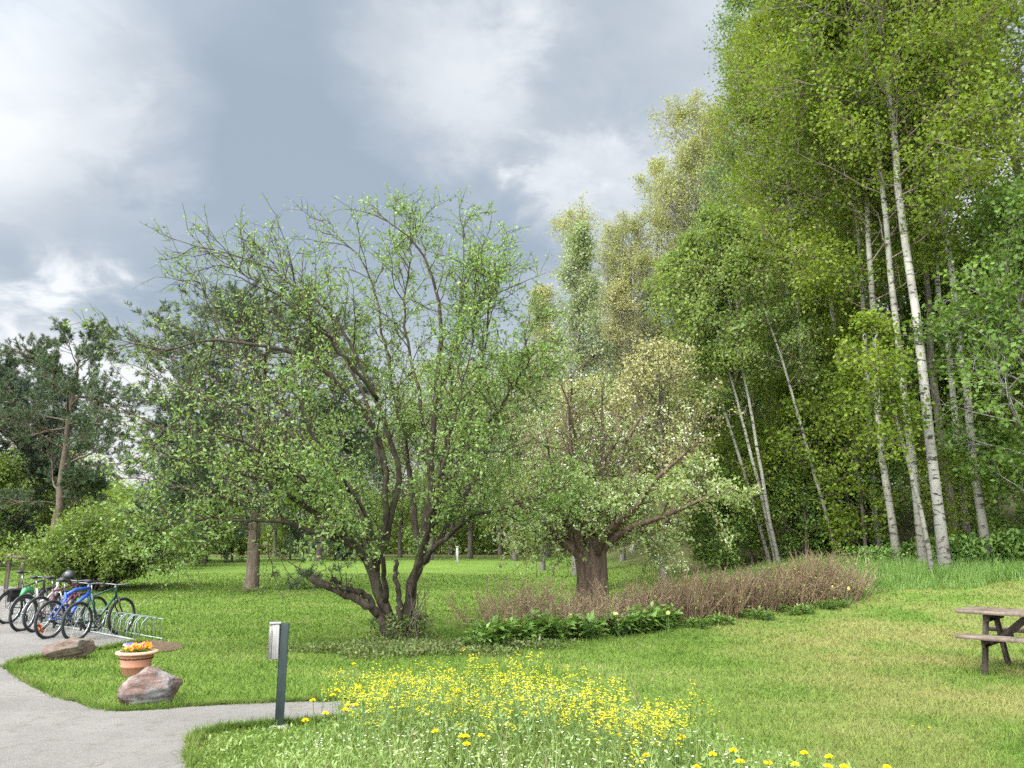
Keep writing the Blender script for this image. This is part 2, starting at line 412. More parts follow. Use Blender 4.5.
def asphalt_mat():
    m, t, out = new_mat('worn_asphalt')
    o = t.node('ShaderNodeTexCoord').outputs['Object']
    n1 = t.noise(o, .7, 5, .6); n2 = t.noise(o, 160, 3, .7); n3 = t.noise(o, 6, 6, .65)
    v = t.node('ShaderNodeTexVoronoi'); v.feature = 'DISTANCE_TO_EDGE'; t.put(v.inputs['Vector'], t.vmath('ADD', o, t.combine(t.math('MULTIPLY', n3, .5), t.math('MULTIPLY', n1, .8), 0)))
    v.inputs['Scale'].default_value = .55
    col = t.ramp(n1, [(.3, (.100, .094, .085)), (.7, (.150, .142, .130))])
    col = t.mix(t.maprange(n2, .5, .75, 0, .55), col, (.09, .085, .08))
    col = t.mix(t.maprange(n2, .45, .28, 0, .5), col, (.30, .29, .27))
    col = t.mix(t.maprange(n3, .50, .72, 0, .6), col, (.085, .078, .066))
    crack = t.math('MULTIPLY', t.maprange(v.outputs[0], .012, .002), t.maprange(n1, .45, .6))
    col = t.mix(t.math('MULTIPLY', crack, .7), col, (.09, .08, .065))
    principled(t, out, col, .92, .15, 0, t.math('ADD', n2, t.math('MULTIPLY', n3, .6)), .5, .012); return m
M['asphalt'] = asphalt_mat()
def soil_mat():
    m, t, out = new_mat('soil'); o = t.node('ShaderNodeTexCoord').outputs['Object']
    n = t.noise(o, 14, 6, .7); principled(t, out, t.ramp(n, [(.3, (.05, .034, .022)), (.7, (.13, .092, .06))]), .95, .1, 0, n, .8, .03); return m
M['soil'] = soil_mat()
def rock_mat(name, a, b, c):
    m, t, out = new_mat(name); o = t.node('ShaderNodeTexCoord').outputs['Object']
    n = t.noise(t.scale(o, (1, 1, 2.6)), 5, 7, .65, .6); n2 = t.noise(o, 34, 5, .7); n3 = t.noise(o, 3.4, 4)
    col = t.mix(t.maprange(n3, .4, .6), t.ramp(n, [(.32, a), (.62, b)]), c)
    col = t.mix(t.maprange(n2, .5, .75, 0, .6), col, [q * .35 for q in a])
    principled(t, out, col, .85, .2, 0, t.math('ADD', n, t.math('MULTIPLY', n2, .5)), .8, .04); return m
M['rock_pink'] = rock_mat('rock_pink', (.060, .036, .030), (.165, .112, .095), (.185, .178, .175))
M['rock_tan'] = rock_mat('rock_tan', (.05, .034, .026), (.15, .108, .085), (.135, .110, .090))

# ------------------------------------------------------------------ setting: lawn, path, soil
def grid_ground():
    ys = np.concatenate([np.linspace(-30, 0, 16)[:-1], np.linspace(0, 60, 121)[:-1], np.geomspace(60, 900, 26)])
    xs = np.concatenate([-np.geomspace(40, 900, 22)[::-1], np.linspace(-40, 40, 131)[1:-1], np.geomspace(40, 900, 22)])
    X, Y = np.meshgrid(xs, ys); V = np.stack([X, Y, hgt(X, Y)], -1)
    nx, ny = len(xs), len(ys); i = np.arange(ny - 1)[:, None] * nx + np.arange(nx - 1)[None]
    Q = np.stack([i, i + 1, i + nx + 1, i + nx], -1).reshape(-1, 4)
    o = MB().add(V.reshape(-1, 3), Q).build('lawn', M['lawn'], smooth=True); tag(o, kind='structure')
grid_ground()

def smooth_poly(P, k=6):
    P = np.array(P)[:, :2]; n = len(P); out = []
    for i in range(n):
        p0, p1, p2, p3 = P[i - 1], P[i], P[(i + 1) % n], P[(i + 2) % n]
        for t in np.linspace(0, 1, k, endpoint=False):
            out.append(.5 * (2 * p1 + (p2 - p0) * t + (2 * p0 - 5 * p1 + 4 * p2 - p3) * t * t + (3 * p1 - p0 - 3 * p2 + p3) * t ** 3))
    return np.array(out)
def sheet(name, poly, z, mat):
    from mathutils.geometry import delaunay_2d_cdt
    n = len(poly); c = poly.mean(0); keep = []
    V, E, Fc, *_ = delaunay_2d_cdt([Vector((float(p[0]), float(p[1]))) for p in poly], [(i, (i + 1) % n) for i in range(n)], [], 0, 1e-4)
    V = np.array([tuple(v) for v in V]); T = np.array([tuple(f) for f in Fc if len(f) == 3])
    T = T[inside(V[T].mean(1), poly)]
    e1 = V[T[:, 1]] - V[T[:, 0]]; e2 = V[T[:, 2]] - V[T[:, 0]]; fl = (e1[:, 0] * e2[:, 1] - e1[:, 1] * e2[:, 0]) < 0; T[fl] = T[fl][:, ::-1]
    return tag(MB().add(np.column_stack([V, hgt(V[:, 0], V[:, 1]) + z]), T).build(name, mat), kind='structure')
PATH_PX = [(200, 860), (192, 775), (190, 750), (198, 738), (222, 731), (262, 727), (300, 724), (340, 721), (362, 716), (364, 706), (345, 702), (320, 702),
           (250, 704), (180, 708), (118, 712), (75, 703), (42, 691), (15, 675), (10, 667), (30, 660), (70, 655), (100, 650), (128, 645), (140, 641),
           (118, 634), (95, 622), (80, 608), (62, 596), (30, 590), (0, 586), (-70, 583), (-110, 590), (-200, 640), (-260, 900)]
path_poly = smooth_poly([at(*p) for p in PATH_PX], 6)
jit = np.random.default_rng(3).normal(size=path_poly.shape) * .012
path_poly += jit
def offset_poly(poly, d):
    n = len(poly); t = np.roll(poly, -1, 0) - np.roll(poly, 1, 0); t /= np.linalg.norm(t, axis=1, keepdims=True) + 1e-9
    nr = np.stack([t[:, 1], -t[:, 0]], 1)
    area = np.sum(poly[:, 0] * np.roll(poly[:, 1], -1) - np.roll(poly[:, 0], -1) * poly[:, 1])
    return poly + nr * d * (1 if area > 0 else -1)
def strip(name, a, b, z, mat):
    n = len(a); P = np.concatenate([a, b]); V = np.column_stack([P, hgt(P[:, 0], P[:, 1]) + z]); i = np.arange(n); j = (i + 1) % n
    tag(MB().add(V, np.stack([i, j, j + n, i + n], 1)).build(name, mat), kind='structure')
strip('path_edge_soil', offset_poly(path_poly, -.05), offset_poly(path_poly, .05 + .03 * np.sin(np.arange(len(path_poly)) * 1.7)[:, None]), .004, M['soil'])
sheet('path', path_poly, .010, M['asphalt'])
soil_poly = smooth_poly([at(*p) for p in ((132, 646), (150, 641), (176, 644), (184, 648), (160, 653), (140, 652))], 5)
sheet('soil_patch', soil_poly, .014, M['soil'])
BED_PX = [(185, 752), (197, 740), (222, 733), (300, 728), (325, 722), (345, 716), (420, 708), (500, 705), (580, 712), (650, 730), (710, 752), (780, 775), (860, 790), (960, 840), (1000, 980), (150, 980), (188, 800)]
bed_poly = smooth_poly([at(*p) for p in BED_PX], 5)

# mown grass blades
def grass():
    n = 420000
    y = np.exp(rng.uniform(math.log(3.6), math.log(34), n))
    x = rng.uniform(-.86, .86, n) * (y + 1.5)
    P = np.stack([x, y], 1)
    ok = ~inside(P, path_poly) & ~inside(P, soil_poly)
    ok &= ~((y > 23) & (x > 6))
    P = P[ok]
    k = rng.integers(0, len(path_poly), 26000); kt = rng.random(len(k))[:, None]; E = path_poly[k] * (1 - kt) + path_poly[(k + 1) % len(path_poly)] * kt   # uncut fringe creeping over the path edge
    E = E + rng.normal(size=E.shape) * .016 * (1 + np.sin(k * .9))[:, None]; E = E[(E[:, 1] > 3.5) & (E[:, 1] < 17)]; nf = len(E)
    P = np.concatenate([P, E]); n = len(P); y = P[:, 1]
    z = hgt(P[:, 0], P[:, 1])
    a = rng.uniform(0, 2 * np.pi, n)
    w = .0035 * np.clip(y / 5, 1, 6) * rng.uniform(.7, 1.4, n); h = rng.uniform(.025, .06, n) * rng.choice([1, 1, 1, 1.5], n); h[-nf:] *= 1.3
    side = np.stack([np.cos(a), np.sin(a), 0 * a], 1) * w[:, None]
    lean = np.stack([rng.normal(size=n), rng.normal(size=n), 0 * a], 1) * (h * .55)[:, None]
    B = np.stack([P[:, 0], P[:, 1], z - .004], 1)
    V = np.stack([B - side, B + side, B + lean + np.array([0, 0, 1.]) * h[:, None]], 1)
    o = MB().add(V.reshape(-1, 3), np.arange(3 * n).reshape(-1, 3)).build('mown_grass', grass_mat())
    tag(o, 'short mown green grass of the lawn', 'grass', kind='stuff')
def grass_mat():
    m, t, out = new_mat('grass_blade')
    g = t.node('ShaderNodeNewGeometry'); o = t.node('ShaderNodeTexCoord').outputs['Object']
    n1 = t.noise(o, .55, 5, .6); n2 = t.noise(t.scale(o, (.35, 1.6, 1)), 1.0, 5, .6)
    sep = t.node('ShaderNodeSeparateXYZ'); t.put(sep.inputs[0], o)
    f = t.math('ADD', t.math('MULTIPLY', g.outputs['Random Per Island'], .55), t.math('MULTIPLY', t.maprange(t.math('ADD', n1, n2), .75, 1.25), .45))
    col = t.ramp(f, [(0, (.058, .105, .018)), (.35, (.092, .150, .027)), (.7, (.135, .190, .043)), (.92, (.19, .215, .08)), (.96, (.30, .265, .14)), (1, (.36, .32, .19))])
    dry = t.math('MULTIPLY', t.maprange(t.math('SUBTRACT', sep.outputs[0], t.math('MULTIPLY', sep.outputs[1], .12)), 0.0, 4.0), t.maprange(n1, .32, .66))
    dry = t.math('MULTIPLY', dry, t.maprange(sep.outputs[1], 22, 15))
    col = t.mix(t.math('MULTIPLY', dry, .75), col, (.225, .195, .08))
    d = t.node('ShaderNodeBsdfDiffuse'); t.put(d.inputs[0], col)
    tr = t.node('ShaderNodeBsdfTranslucent'); t.put(tr.inputs[0], col)
    mx = t.node('ShaderNodeMixShader'); mx.inputs[0].default_value = .35
    t.l.new(d.outputs[0], mx.inputs[1]); t.l.new(tr.outputs[0], mx.inputs[2]); t.l.new(mx.outputs[0], out.inputs[0]); return m
grass()

# ------------------------------------------------------------------ growing wood and leaves
def grow(S, D, L, nseg, wander, up, rg):
    """M curved shoots at once -> (M, nseg+1, 3)"""
    P = [S]; d = unit(D); st = (L / nseg)[:, None]
    for k in range(nseg):
        d = unit(d + rg.normal(size=d.shape) * wander + np.array([0, 0, up])); P.append(P[-1] + d * st)
    return np.stack(P, 1)
def sprout(P, per, t0, t1, ang, rg, flat=0.0):
    """per side shoots on each of the shoots P: start points, directions, position along parent, parent index"""
    M_, N, _ = P.shape; k = M_ * per; pi = np.repeat(np.arange(M_), per)
    t = (np.tile(np.arange(per), M_) + rg.random(k)) / per * (t1 - t0) + t0
    x = np.clip(t * (N - 1), 0, N - 1.001); i = x.astype(int); f = (x - i)[:, None]
    S = P[pi, i] * (1 - f) + P[pi, i + 1] * f; T = unit(P[pi, i + 1] - P[pi, i])
    r = rg.normal(size=(k, 3)); r[:, 2] *= 1 - flat; A = unit(r - T * np.sum(r * T, 1, keepdims=True))
    a = np.radians(rg.uniform(ang[0], ang[1], k))[:, None]
    return S, T * np.cos(a) + A * np.sin(a), t, pi
def taper(r0, N, r1=None, pw=1.0):
    t = np.linspace(0, 1, N)[None]; r0 = np.asarray(r0, float)[:, None]; r1 = r0 * .25 if r1 is None else r1
    return r0 + (r1 - r0) * t ** pw
def clusters(P, per, m, size, jit, rg, t0=.25, droop=0.0, wid=.62, upn=.5):
    """per leaf tufts of m leaves on each shoot -> arrays for MB.leaves"""
    S, D, t, pi = sprout(P, per, t0, 1.0, (20, 80), rg)
    S = np.repeat(S, m, 0) + rg.normal(size=(len(S) * m, 3)) * jit
    D = unit(np.repeat(D, m, 0) * .5 + rnd(len(S), rg) * .9 + np.array([0, 0, -droop]))
    N = unit(rnd(len(S), rg) + np.array([0, 0, upn]))
    L = size * rg.uniform(.6, 1.3, len(S))
    return S, D, N, L, L * wid

PROF = {'round': lambda u: np.sin(np.pi * np.clip(u * .86 + .12, 0, 1)) ** .7, 'cone': lambda u: 1.02 - u * .9,
        'column': lambda u: np.minimum(1, 1.6 * (1 - u) + .12) * np.minimum(1, .5 + u * 3), 'tall': lambda u: np.sin(np.pi * np.clip(u * .8 + .2, 0, 1)) ** .8,
        'vase': lambda u: .35 + .65 * np.sin(np.pi * np.clip(u, 0, 1) ** 1.4)}
def tree_data(seed, H, r0, cb, l1, prof='tall', n1=34, n2=7, n3=5, per=3, m=4, leaf=.1, jit=.08, bark='bark_aspen', leafm='leaf_aspen',
              ang=(48, 80), lean=(0, 0), wob=.02, up1=.06, sides=9, wid=.75, forks=0, droop=.15, twigs=True):
    """wood mesh and leaf mesh of one tree standing at the origin"""
    rg = np.random.default_rng(seed)
    N = 16; t = np.linspace(0, 1, N)
    w = np.cumsum(rg.normal(size=(N, 2)) * wob * H / N * 3, 0); w -= w[0]
    tr = np.stack([lean[0] * H * t ** 1.15 + w[:, 0], lean[1] * H * t ** 1.15 + w[:, 1], -.25 + (H + .25) * t], 1)
    rr = r0 * (1 - t) ** .85 + .012; rr[0] *= 1.22
    wood = MB(); wood.tubes(tr[None], rr[None], sides)
    trs = tr[None]
    for k in range(forks):
        i = int(N * (cb * .8 + .25 * rg.random())); d = unit(np.array([rg.normal() * .3, rg.normal() * .3, 2.6]))
        fk = grow(tr[i][None], d[None], np.array([(H - tr[i, 2]) * rg.uniform(.75, .95)]), N - 1, .07, .10, rg)
        wood.tubes(fk, taper([rr[i] * .72], N, .012), sides); trs = np.concatenate([trs, fk])
    wood.mark()
    S, D, tt, pi = sprout(trs, n1 // len(trs), cb if not forks else cb, .985, ang, rg, .35)
    u = np.clip((tt - cb) / (1 - cb), 0, 1)
    ln = l1 * PROF[prof](u) * rg.uniform(.7, 1.15, len(S)); D = unit(D + np.array([0, 0, 1.]) * (u * .5)[:, None])
    b1 = grow(S, D, ln, 6, .13, up1, rg); r1 = np.clip(r0 * .33 * ln / l1, .012, None)
    wood.tubes(b1, taper(r1, 7, .006), 5)
    S, D, tt, pi = sprout(b1, n2, .22, 1.0, (28, 65), rg, .2)
    l2 = ln[pi] * (.55 - .3 * tt) * rg.uniform(.7, 1.2, len(S)) + .15; b2 = grow(S, D, l2, 4, .16, .05, rg)
    wood.tubes(b2, taper(np.clip(r1[pi] * .45, .006, None), 5, .004), 4)
    S, D, tt, pi2 = sprout(b2, n3, .2, 1.0, (25, 70), rg)
    l3 = l2[pi2] * .5 * rg.uniform(.6, 1.2, len(S)) + .1; b3 = grow(S, D, l3, 2, .2, .03, rg)
    if twigs: wood.tubes(b3, taper(np.full(len(b3), .006), 3, .003), 3)
    crown = MB(); crown.leaves(*clusters(b3, per, m, leaf, jit, rg, .2, droop, wid))
    return wood.data('trunk', M[bark], True, M['branch'] if 'birch' in bark or 'aspen' in bark else None), crown.data('crown', M[leafm])
def put_tree(data, name, label, cat, px, D, rz=0.0, sc=1.0, group=None, sx=1.0):
    o = thing(name, label, cat, base(px, D), rz, group); o.scale = (sc * sx, sc * sx, sc)
    link('trunk', data[0], o); link('crown', data[1], o)
    return o


# ------------------------------------------------------------------ the apple tree in the middle of the lawn
def catmull(P, n):
    P = np.array(P, float); P = np.vstack([2 * P[0] - P[1], P, 2 * P[-1] - P[-2]]); out = []
    segs = len(P) - 3
    for x in np.linspace(0, segs - 1e-6, n):
        i = int(x); t = x - i; a, b, c, d = P[i:i + 4]
        out.append(.5 * (2 * b + (c - a) * t + (2 * a - 5 * b + 4 * c - d) * t * t + (3 * b - a - 3 * c + d) * t ** 3))
    return np.array(out)
def apple_tree():
    rg = np.random.default_rng(21); D0 = 12.4; root = at(395, 642); D0 = root[1]
    t = thing('apple_tree', 'spreading many-stemmed apple tree with sparse fresh leaves and a sawn-off low limb', 'tree', root)
    W = lambda px, py, dd=0.0: pt(px, py, D0 + dd) - root
    limbs = [  # picture guides with a distance offset for each, a foot radius and a tip radius
        ([(388, 640, 0), (378, 614, -.15), (352, 597, -.3), (310, 577, -.45)], .085, .060),
        ([(384, 622, 0), (366, 596, -.2), (345, 588, -.4), (331, 578, -.5)], .055, .040),
        ([(392, 642, 0), (384, 605, 0), (370, 562, 0), (345, 540, -.2), (318, 515, -.5), (270, 485, -1.0), (215, 465, -1.4), (150, 455, -1.8)], .125, .010),
        ([(402, 642, 0), (408, 605, .05), (418, 565, .1), (428, 520, .1), (432, 470, 0), (436, 400, -.1), (442, 310, -.3), (420, 240, -.5), (372, 184, -.7)], .125, .006),
        ([(398, 640, 0), (399, 612, -.1), (398, 585, -.15), (396, 560, -.2)], .06, .035),
        ([(376, 580, 0), (368, 530, .3), (340, 480, .7), (285, 430, 1.2), (210, 400, 1.6), (135, 372, 2.0)], .075, .008),
        ([(372, 566, 0), (385, 515, -.2), (382, 450, -.4), (345, 390, -.8), (290, 352, -1.2), (215, 340, -1.5), (160, 352, -1.6), (112, 338, -1.7)], .070, .006),
        ([(374, 572, 0), (392, 520, -.1), (398, 460, -.3), (375, 400, -.4), (350, 345, -.5), (312, 296, -.6), (245, 252, -.7), (168, 222, -.8)], .070, .005),
        ([(420, 558, .1), (412, 500, .3), (405, 440, .6), (388, 365, .9), (368, 270, 1.2), (320, 198, 1.4)], .070, .006),
        ([(422, 548, .1), (440, 490, .5), (450, 410, .9), (461, 300, 1.3), (466, 196, 1.5)], .072, .006),
        ([(425, 535, .1), (452, 480, .2), (472, 410, .1), (486, 340, -.2), (495, 245, -.4)], .060, .006),
        ([(416, 572, .1), (435, 548, 0), (458, 528, -.2), (480, 515, -.5), (525, 500, -.9), (560, 488, -1.2)], .060, .007),
        ([(418, 566, .1), (442, 535, .4), (478, 470, .9), (505, 400, 1.3), (525, 345, 1.6), (540, 310, 1.8)], .060, .006),
        ([(384, 605, 0), (384, 570, -.5), (372, 530, -1.2), (348, 485, -1.8), (315, 440, -2.3), (290, 390, -2.6)], .055, .006),
        ([(410, 600, .05), (420, 560, -.5), (432, 510, -1.2), (445, 455, -1.7), (458, 400, -2.1), (474, 330, -2.3)], .055, .006),
        ([(412, 590, .05), (420, 560, .5), (434, 525, 1.4), (452, 470, 2.1), (472, 420, 2.6), (500, 370, 3.0)], .055, .006),
        ([(380, 590, 0), (368, 560, .5), (345, 525, 1.4), (308, 480, 2.1), (270, 440, 2.6), (225, 410, 3.0)], .055, .006),
        ([(356, 549, -.1), (318, 532, -.6), (262, 520, -1.0), (205, 520, -1.3), (150, 528, -1.5)], .050, .006),
        ([(366, 562, 0), (335, 510, -.9), (285, 465, -1.6), (225, 435, -2.1), (160, 425, -2.5)], .050, .006),
        ([(372, 560, 0), (350, 500, .6), (300, 430, 1.1), (250, 370, 1.3), (215, 310, 1.4), (190, 262, 1.4)], .055, .006),
        ([(428, 520, .1), (455, 465, -.5), (490, 420, -1.0), (515, 385, -1.3), (535, 352, -1.5)], .050, .006),
        ([(436, 400, 0), (462, 340, -.6), (484, 300, -1.0), (498, 268, -1.2)], .040, .005),
        ([(378, 400, -.4), (335, 345, -1.2), (285, 300, -1.7), (222, 255, -2.0)], .040, .005),
        ([(384, 470, -.3), (365, 400, .2), (330, 330, .6), (285, 275, .8), (262, 236, .8)], .045, .005),
        ([(430, 480, 0), (420, 400, .5), (405, 320, .8), (410, 250, .9), (412, 205, 1.0)], .045, .005),
    ]
    limbs = [([(x, y + max(0, 285 - y) * .24, d) for x, y, d in pts], a, b) for pts, a, b in limbs]
    N = 22; P = np.stack([catmull([W(*g) for g in pts], N) for pts, a, b in limbs])
    P[:, 1:-1] += rg.normal(size=P[:, 1:-1].shape) * .022
    ra = np.array([a for _, a, b in limbs]); rb = np.array([b for _, a, b in limbs])
    P[[0, 2, 3, 4], 0, 2] -= .12
    rad = rb[:, None] + (ra * .92 - rb)[:, None] * (1 - np.linspace(0, 1, N)[None]) ** np.where(rb > .03, .8, 1.05)[:, None]
    wood = MB(); wood.tubes(P, rad, 9, cap=True)
    stool = np.array([[0, 0, -.2], [0, 0, .05], [.02, 0, .18], [.03, .02, .30]]); wood.tubes(stool[None], np.array([[.25, .22, .17, .09]]), 12)
    L = P[[2, 3] + list(range(5, len(P)))]
    S, D, tt, pi = sprout(L, 26, .28, 1.0, (25, 70), rg, .25)
    D = unit(D + np.array([0, 0, 1.]) * (rg.uniform(-.25, .5, len(S)))[:, None]); l1 = (1.75 - .85 * tt) * rg.uniform(.45, 1.1, len(S))
    b1 = grow(S, D, l1, 7, .17, .02, rg); wood.tubes(b1, taper(.004 + .0065 * l1, 8, .0035), 5)
    S, D, t2, p2 = sprout(b1, 8, .15, 1.0, (25, 75), rg)
    l2 = (l1[p2] * .42) * rg.uniform(.5, 1.2, len(S)) + .08; b2 = grow(S, D, l2, 4, .18, .05, rg)
    wood.tubes(b2, taper(np.full(len(b2), .0052), 5, .0025), 3)
    # watershoots on the stubs
    S, D, t3, p3 = sprout(P[:2], 7, .45, 1.0, (40, 85), rg); D[:, 2] = np.abs(D[:, 2]) + .4
    b3 = grow(S, D, rg.uniform(.12, .42, len(S)), 4, .2, .1, rg); wood.tubes(b3, taper(np.full(len(b3), .014), 5, .004), 5)
    link('trunk', wood.data('trunk', M['bark_apple'], True), t)
    crown = MB()
    for tw, per, t0 in ((b2, 3, .25), (b1, 5, .18)):
        q = clusters(tw, per, 4, .060, .030, rg, t0, .05, .58, .5); u_ = q[0]      # the wind-bared left and top carry fewer leaves
        bare = np.clip(ss((-u_[:, 0] - .7) / 1.6) * ss((u_[:, 2] - 1.6) / 1.2) * .5 + ss((u_[:, 2] - 3.8) / 2.5) * .12 + .12, 0, .7)
        kp = rg.random(len(u_)) > bare; crown.leaves(*[v[kp] for v in q])
    low = np.nonzero((b1[:, -1, 2] < 2.9))[0]
    crown.leaves(*clusters(b1[low], 6, 5, .066, .05, rg, .3, .1, .58, .5))
    crown.leaves(*clusters(b3, 2, 4, .05, .02, rg, .4))
    link('crown', crown.data('crown', M['leaf_apple']), t)
    for k in range(26):
        a = rg.uniform(-.9, 1.2); p = np.array([.24 + .14 * rg.random(), .0, -.02]) + rg.normal(size=3) * (.08, .12, 0)
        g = grow(p[None], np.array([[rg.normal() * .12 + .06, rg.normal() * .12, 1.]]), np.array([rg.uniform(.5, 1.15)]), 6, .1, .05, rg)
        MB().tubes(g, taper([.012], 7, .004), 5).build('shoot', M['bark_dark'], t, True)
apple_tree()

def crab_tree():
    """thick-trunked tree standing in the hedge bed"""
    rg = np.random.default_rng(5); root = base(593, 17.6)
    t = thing('old_crabapple_tree', 'old thick-trunked tree with pale leaves standing in the brown twig bed', 'tree', root)
    wood = MB(); N = 14
    tr = catmull([(0, 0, -.2), (0, 0, .3), (.0, 0, .9), (-.03, 0, 1.35), (-.05, 0, 1.7)], N)
    wood.tubes(tr[None], np.interp(np.linspace(0, 1, N), [0, .15, .5, .8, 1], [.46, .38, .345, .36, .2])[None], 16, True)
    k = 15; az = np.arange(k) * 2.4 + rg.normal(size=k) * .3; tilt = rg.uniform(.25, .9, k); tilt[:3] = (.05, .15, .2)
    D = np.stack([np.cos(az) * tilt, np.sin(az) * tilt, np.ones(k)], 1)
    S = np.array([-.03, 0, 1.3]) + np.stack([np.cos(az), np.sin(az), 0 * az], 1) * .2
    ln = 4.3 - 1.1 * tilt + rg.normal(size=k) * .4
    L = grow(S, D, ln, 10, .13, -.01, rg); wood.tubes(L, taper(rg.uniform(.08, .14, k), 11, .012), 8)
    S, D, tt, pi = sprout(L, 14, .08, 1.0, (30, 80), rg); l1 = (1.75 - .9 * tt) * rg.uniform(.6, 1.1, len(S))
    b1 = grow(S, D, l1, 6, .16, -.03, rg); wood.tubes(b1, taper(.006 + .011 * l1, 7, .005), 5)
    S, D, t2, p2 = sprout(b1, 6, .2, 1.0, (25, 70), rg); b2 = grow(S, D, l1[p2] * .42 + .1, 4, .2, -.02, rg)
    wood.tubes(b2, taper(np.full(len(b2), .007), 5, .004), 3)
    link('trunk', wood.data('trunk', M['bark_old'], True), t)
    dn = (b2[:, -1, 2] < 3.2)
    crown = MB(); crown.leaves(*clusters(b2[dn], 4, 5, .085, .05, rg, .2, .12)); crown.leaves(*clusters(b2[~dn], 3, 3, .062, .05, rg, .2, .1))
    crown.leaves(*clusters(b1[b1[:, -1, 2] < 3.0], 9, 6, .085, .09, rg, .2, .2))
    link('crown', crown.data('crown', M['leaf_crab']), t)
    bl = MB(); pk = rg.random(len(b2)) < .25; bl.leaves(*clusters(b2[pk], 2, 4, .04, .03, rg, .5)); bl.build('blossom', M['petal_white'], t)
crab_tree()

# ------------------------------------------------------------------ the wood on the right and the trees behind
def aspen(seed, **k):
    a = dict(H=25, r0=.18, cb=.30, l1=4.2, prof='tall', n1=54, n2=8, n3=6, per=3, m=6, leaf=.112, jit=.18, bark='bark_aspen', leafm='leaf_aspen', wob=.011)
    a.update(k); return tree_data(seed, **a)
asp = [aspen(101, H=27, per=2, n1=46, bark='bark_birch', r0=.13, cb=.38), aspen(102, H=26, r0=.105, cb=.34), aspen(103, H=25, r0=.10, cb=.30, l1=4.2)]
G = 'tall pale-trunked trees at the wood edge'
put_tree(asp[0], 'birch_tree', 'whitest and nearest thick birch trunk at the right wood edge', 'tree', 946, 20.2, .4, 1.0, G)
put_tree(asp[1], 'aspen_tree', 'grey-white aspen with slender trunk close left of the whitest birch', 'tree', 924, 21.2, 1.9, .98, G)
put_tree(asp[2], 'aspen_tree', 'leftmost of the tall straight grey aspen trunks, dark at its foot', 'tree', 899, 22.0, 3.3, 1.0, G)
put_tree(aspen(104, H=26, per=2, n1=46, r0=.11, cb=.40, lean=(-.035, 0)), 'aspen_tree', 'tall aspen right of the whitest birch, its trunk leaning slightly left', 'tree', 990, 21.6, .2, 1.0, G)
put_tree(aspen(105, H=25, per=2, n1=40, r0=.125, bark='bark_dark', cb=.42), 'dark_trunked_tree', 'dark-trunked tree standing close behind the whitest birch', 'tree', 958, 24.0, 1.0, 1.0, G)
put_tree(aspen(107, H=25, per=2, n1=40, r0=.09, cb=.42), 'aspen_tree', 'slender grey aspen trunk between the whitest birch and the trunk that leans left', 'tree', 972, 23.0, 2.2, 1.0, G)
put_tree(aspen(108, H=23, per=2, n1=40, r0=.085, cb=.40), 'aspen_tree', 'thin grey aspen trunk a little left of the leftmost thick straight trunk', 'tree', 882, 24.2, 4.0, 1.0, G)
put_tree(aspen(106, H=29, leafm='leaf_blue', cb=.35, l1=3.8), 'tall_poplar_tree', 'tallest tree at the left end of the bright wood, blue-green at its top', 'tree', 800, 33, 2.0, 1.0, G)
put_tree(asp[1], 'aspen_tree', 'aspen deeper in the wood left of the leftmost straight trunk', 'tree', 850, 27.5, 4.2, .96, G)
put_tree(asp[2], 'aspen_tree', 'aspen with bright yellow-green crown behind the leaning young birches', 'tree', 822, 27, 5.5, .86, G)
put_tree(asp[1], 'aspen_tree', 'aspen deep in the wood behind the row of straight trunks', 'tree', 915, 31, .9, 1.0, G)
deep = tree_data(111, H=24, r0=.2, cb=.22, l1=4.8, prof='round', n1=50, n2=8, n3=6, per=2, m=4, leaf=.15, jit=.16, bark='bark_dark', leafm='leaf_deep')
put_tree(deep, 'broadleaf_tree', 'tall deep green broadleaf tree at the right edge of the picture', 'tree', 1085, 23, .3, 1.0)
maple = tree_data(112, H=9.5, r0=.11, cb=.12, l1=3.2, prof='round', n1=34, n2=8, n3=5, per=3, m=5, leaf=.13, jit=.13, bark='bark_grey', leafm='leaf_deep')
put_tree(maple, 'maple_tree', 'young maple with fresh green leaves at the right edge beside the wood', 'tree', 1062, 19.5, 1.2)

# pale trees in new leaf, left of the wood
pale = [tree_data(121, H=25.5, r0=.22, cb=.22, l1=5.0, prof='round', n1=64, n2=10, n3=7, per=2, m=4, leaf=.112, jit=.12, bark='bark_grey', leafm='leaf_olive', ang=(25, 55), forks=3),
        tree_data(122, H=24, r0=.2, cb=.2, l1=4.4, prof='round', n1=60, n2=10, n3=7, per=2, m=4, leaf=.112, jit=.12, bark='bark_grey', leafm='leaf_olive', ang=(25, 55), forks=2)]
G2 = 'pale olive trees in new leaf left of the wood'
put_tree(pale[0], 'pale_aspen_tree', 'tallest of the olive trees in new leaf, bare brown branches showing through', 'tree', 716, 39, .7, .90, G2)
put_tree(pale[1], 'pale_aspen_tree', 'olive tree in new leaf at the left shoulder of the tallest olive tree', 'tree', 664, 43, 2.4, .90, G2)
put_tree(pale[0], 'pale_aspen_tree', 'lowest olive tree in new leaf just right of the slender pointed birch', 'tree', 634, 41, 3.9, .72, G2)
put_tree(pale[1], 'pale_aspen_tree', 'olive tree in new leaf between the tallest olive tree and the bright wood', 'tree', 752, 36, 4.4, .82, G2)
fir = tree_data(131, H=15.0, r0=.13, cb=.12, l1=2.0, prof='column', n1=70, n2=7, n3=5, per=2, m=4, leaf=.10, jit=.12, bark='bark_aspen', leafm='leaf_grey', ang=(28, 50), up1=.05)
fir2 = tree_data(132, H=13.5, r0=.12, cb=.15, l1=2.4, prof='tall', n1=56, n2=7, n3=5, per=2, m=3, leaf=.10, jit=.12, bark='bark_aspen', leafm='leaf_pale', ang=(28, 55), up1=.05)
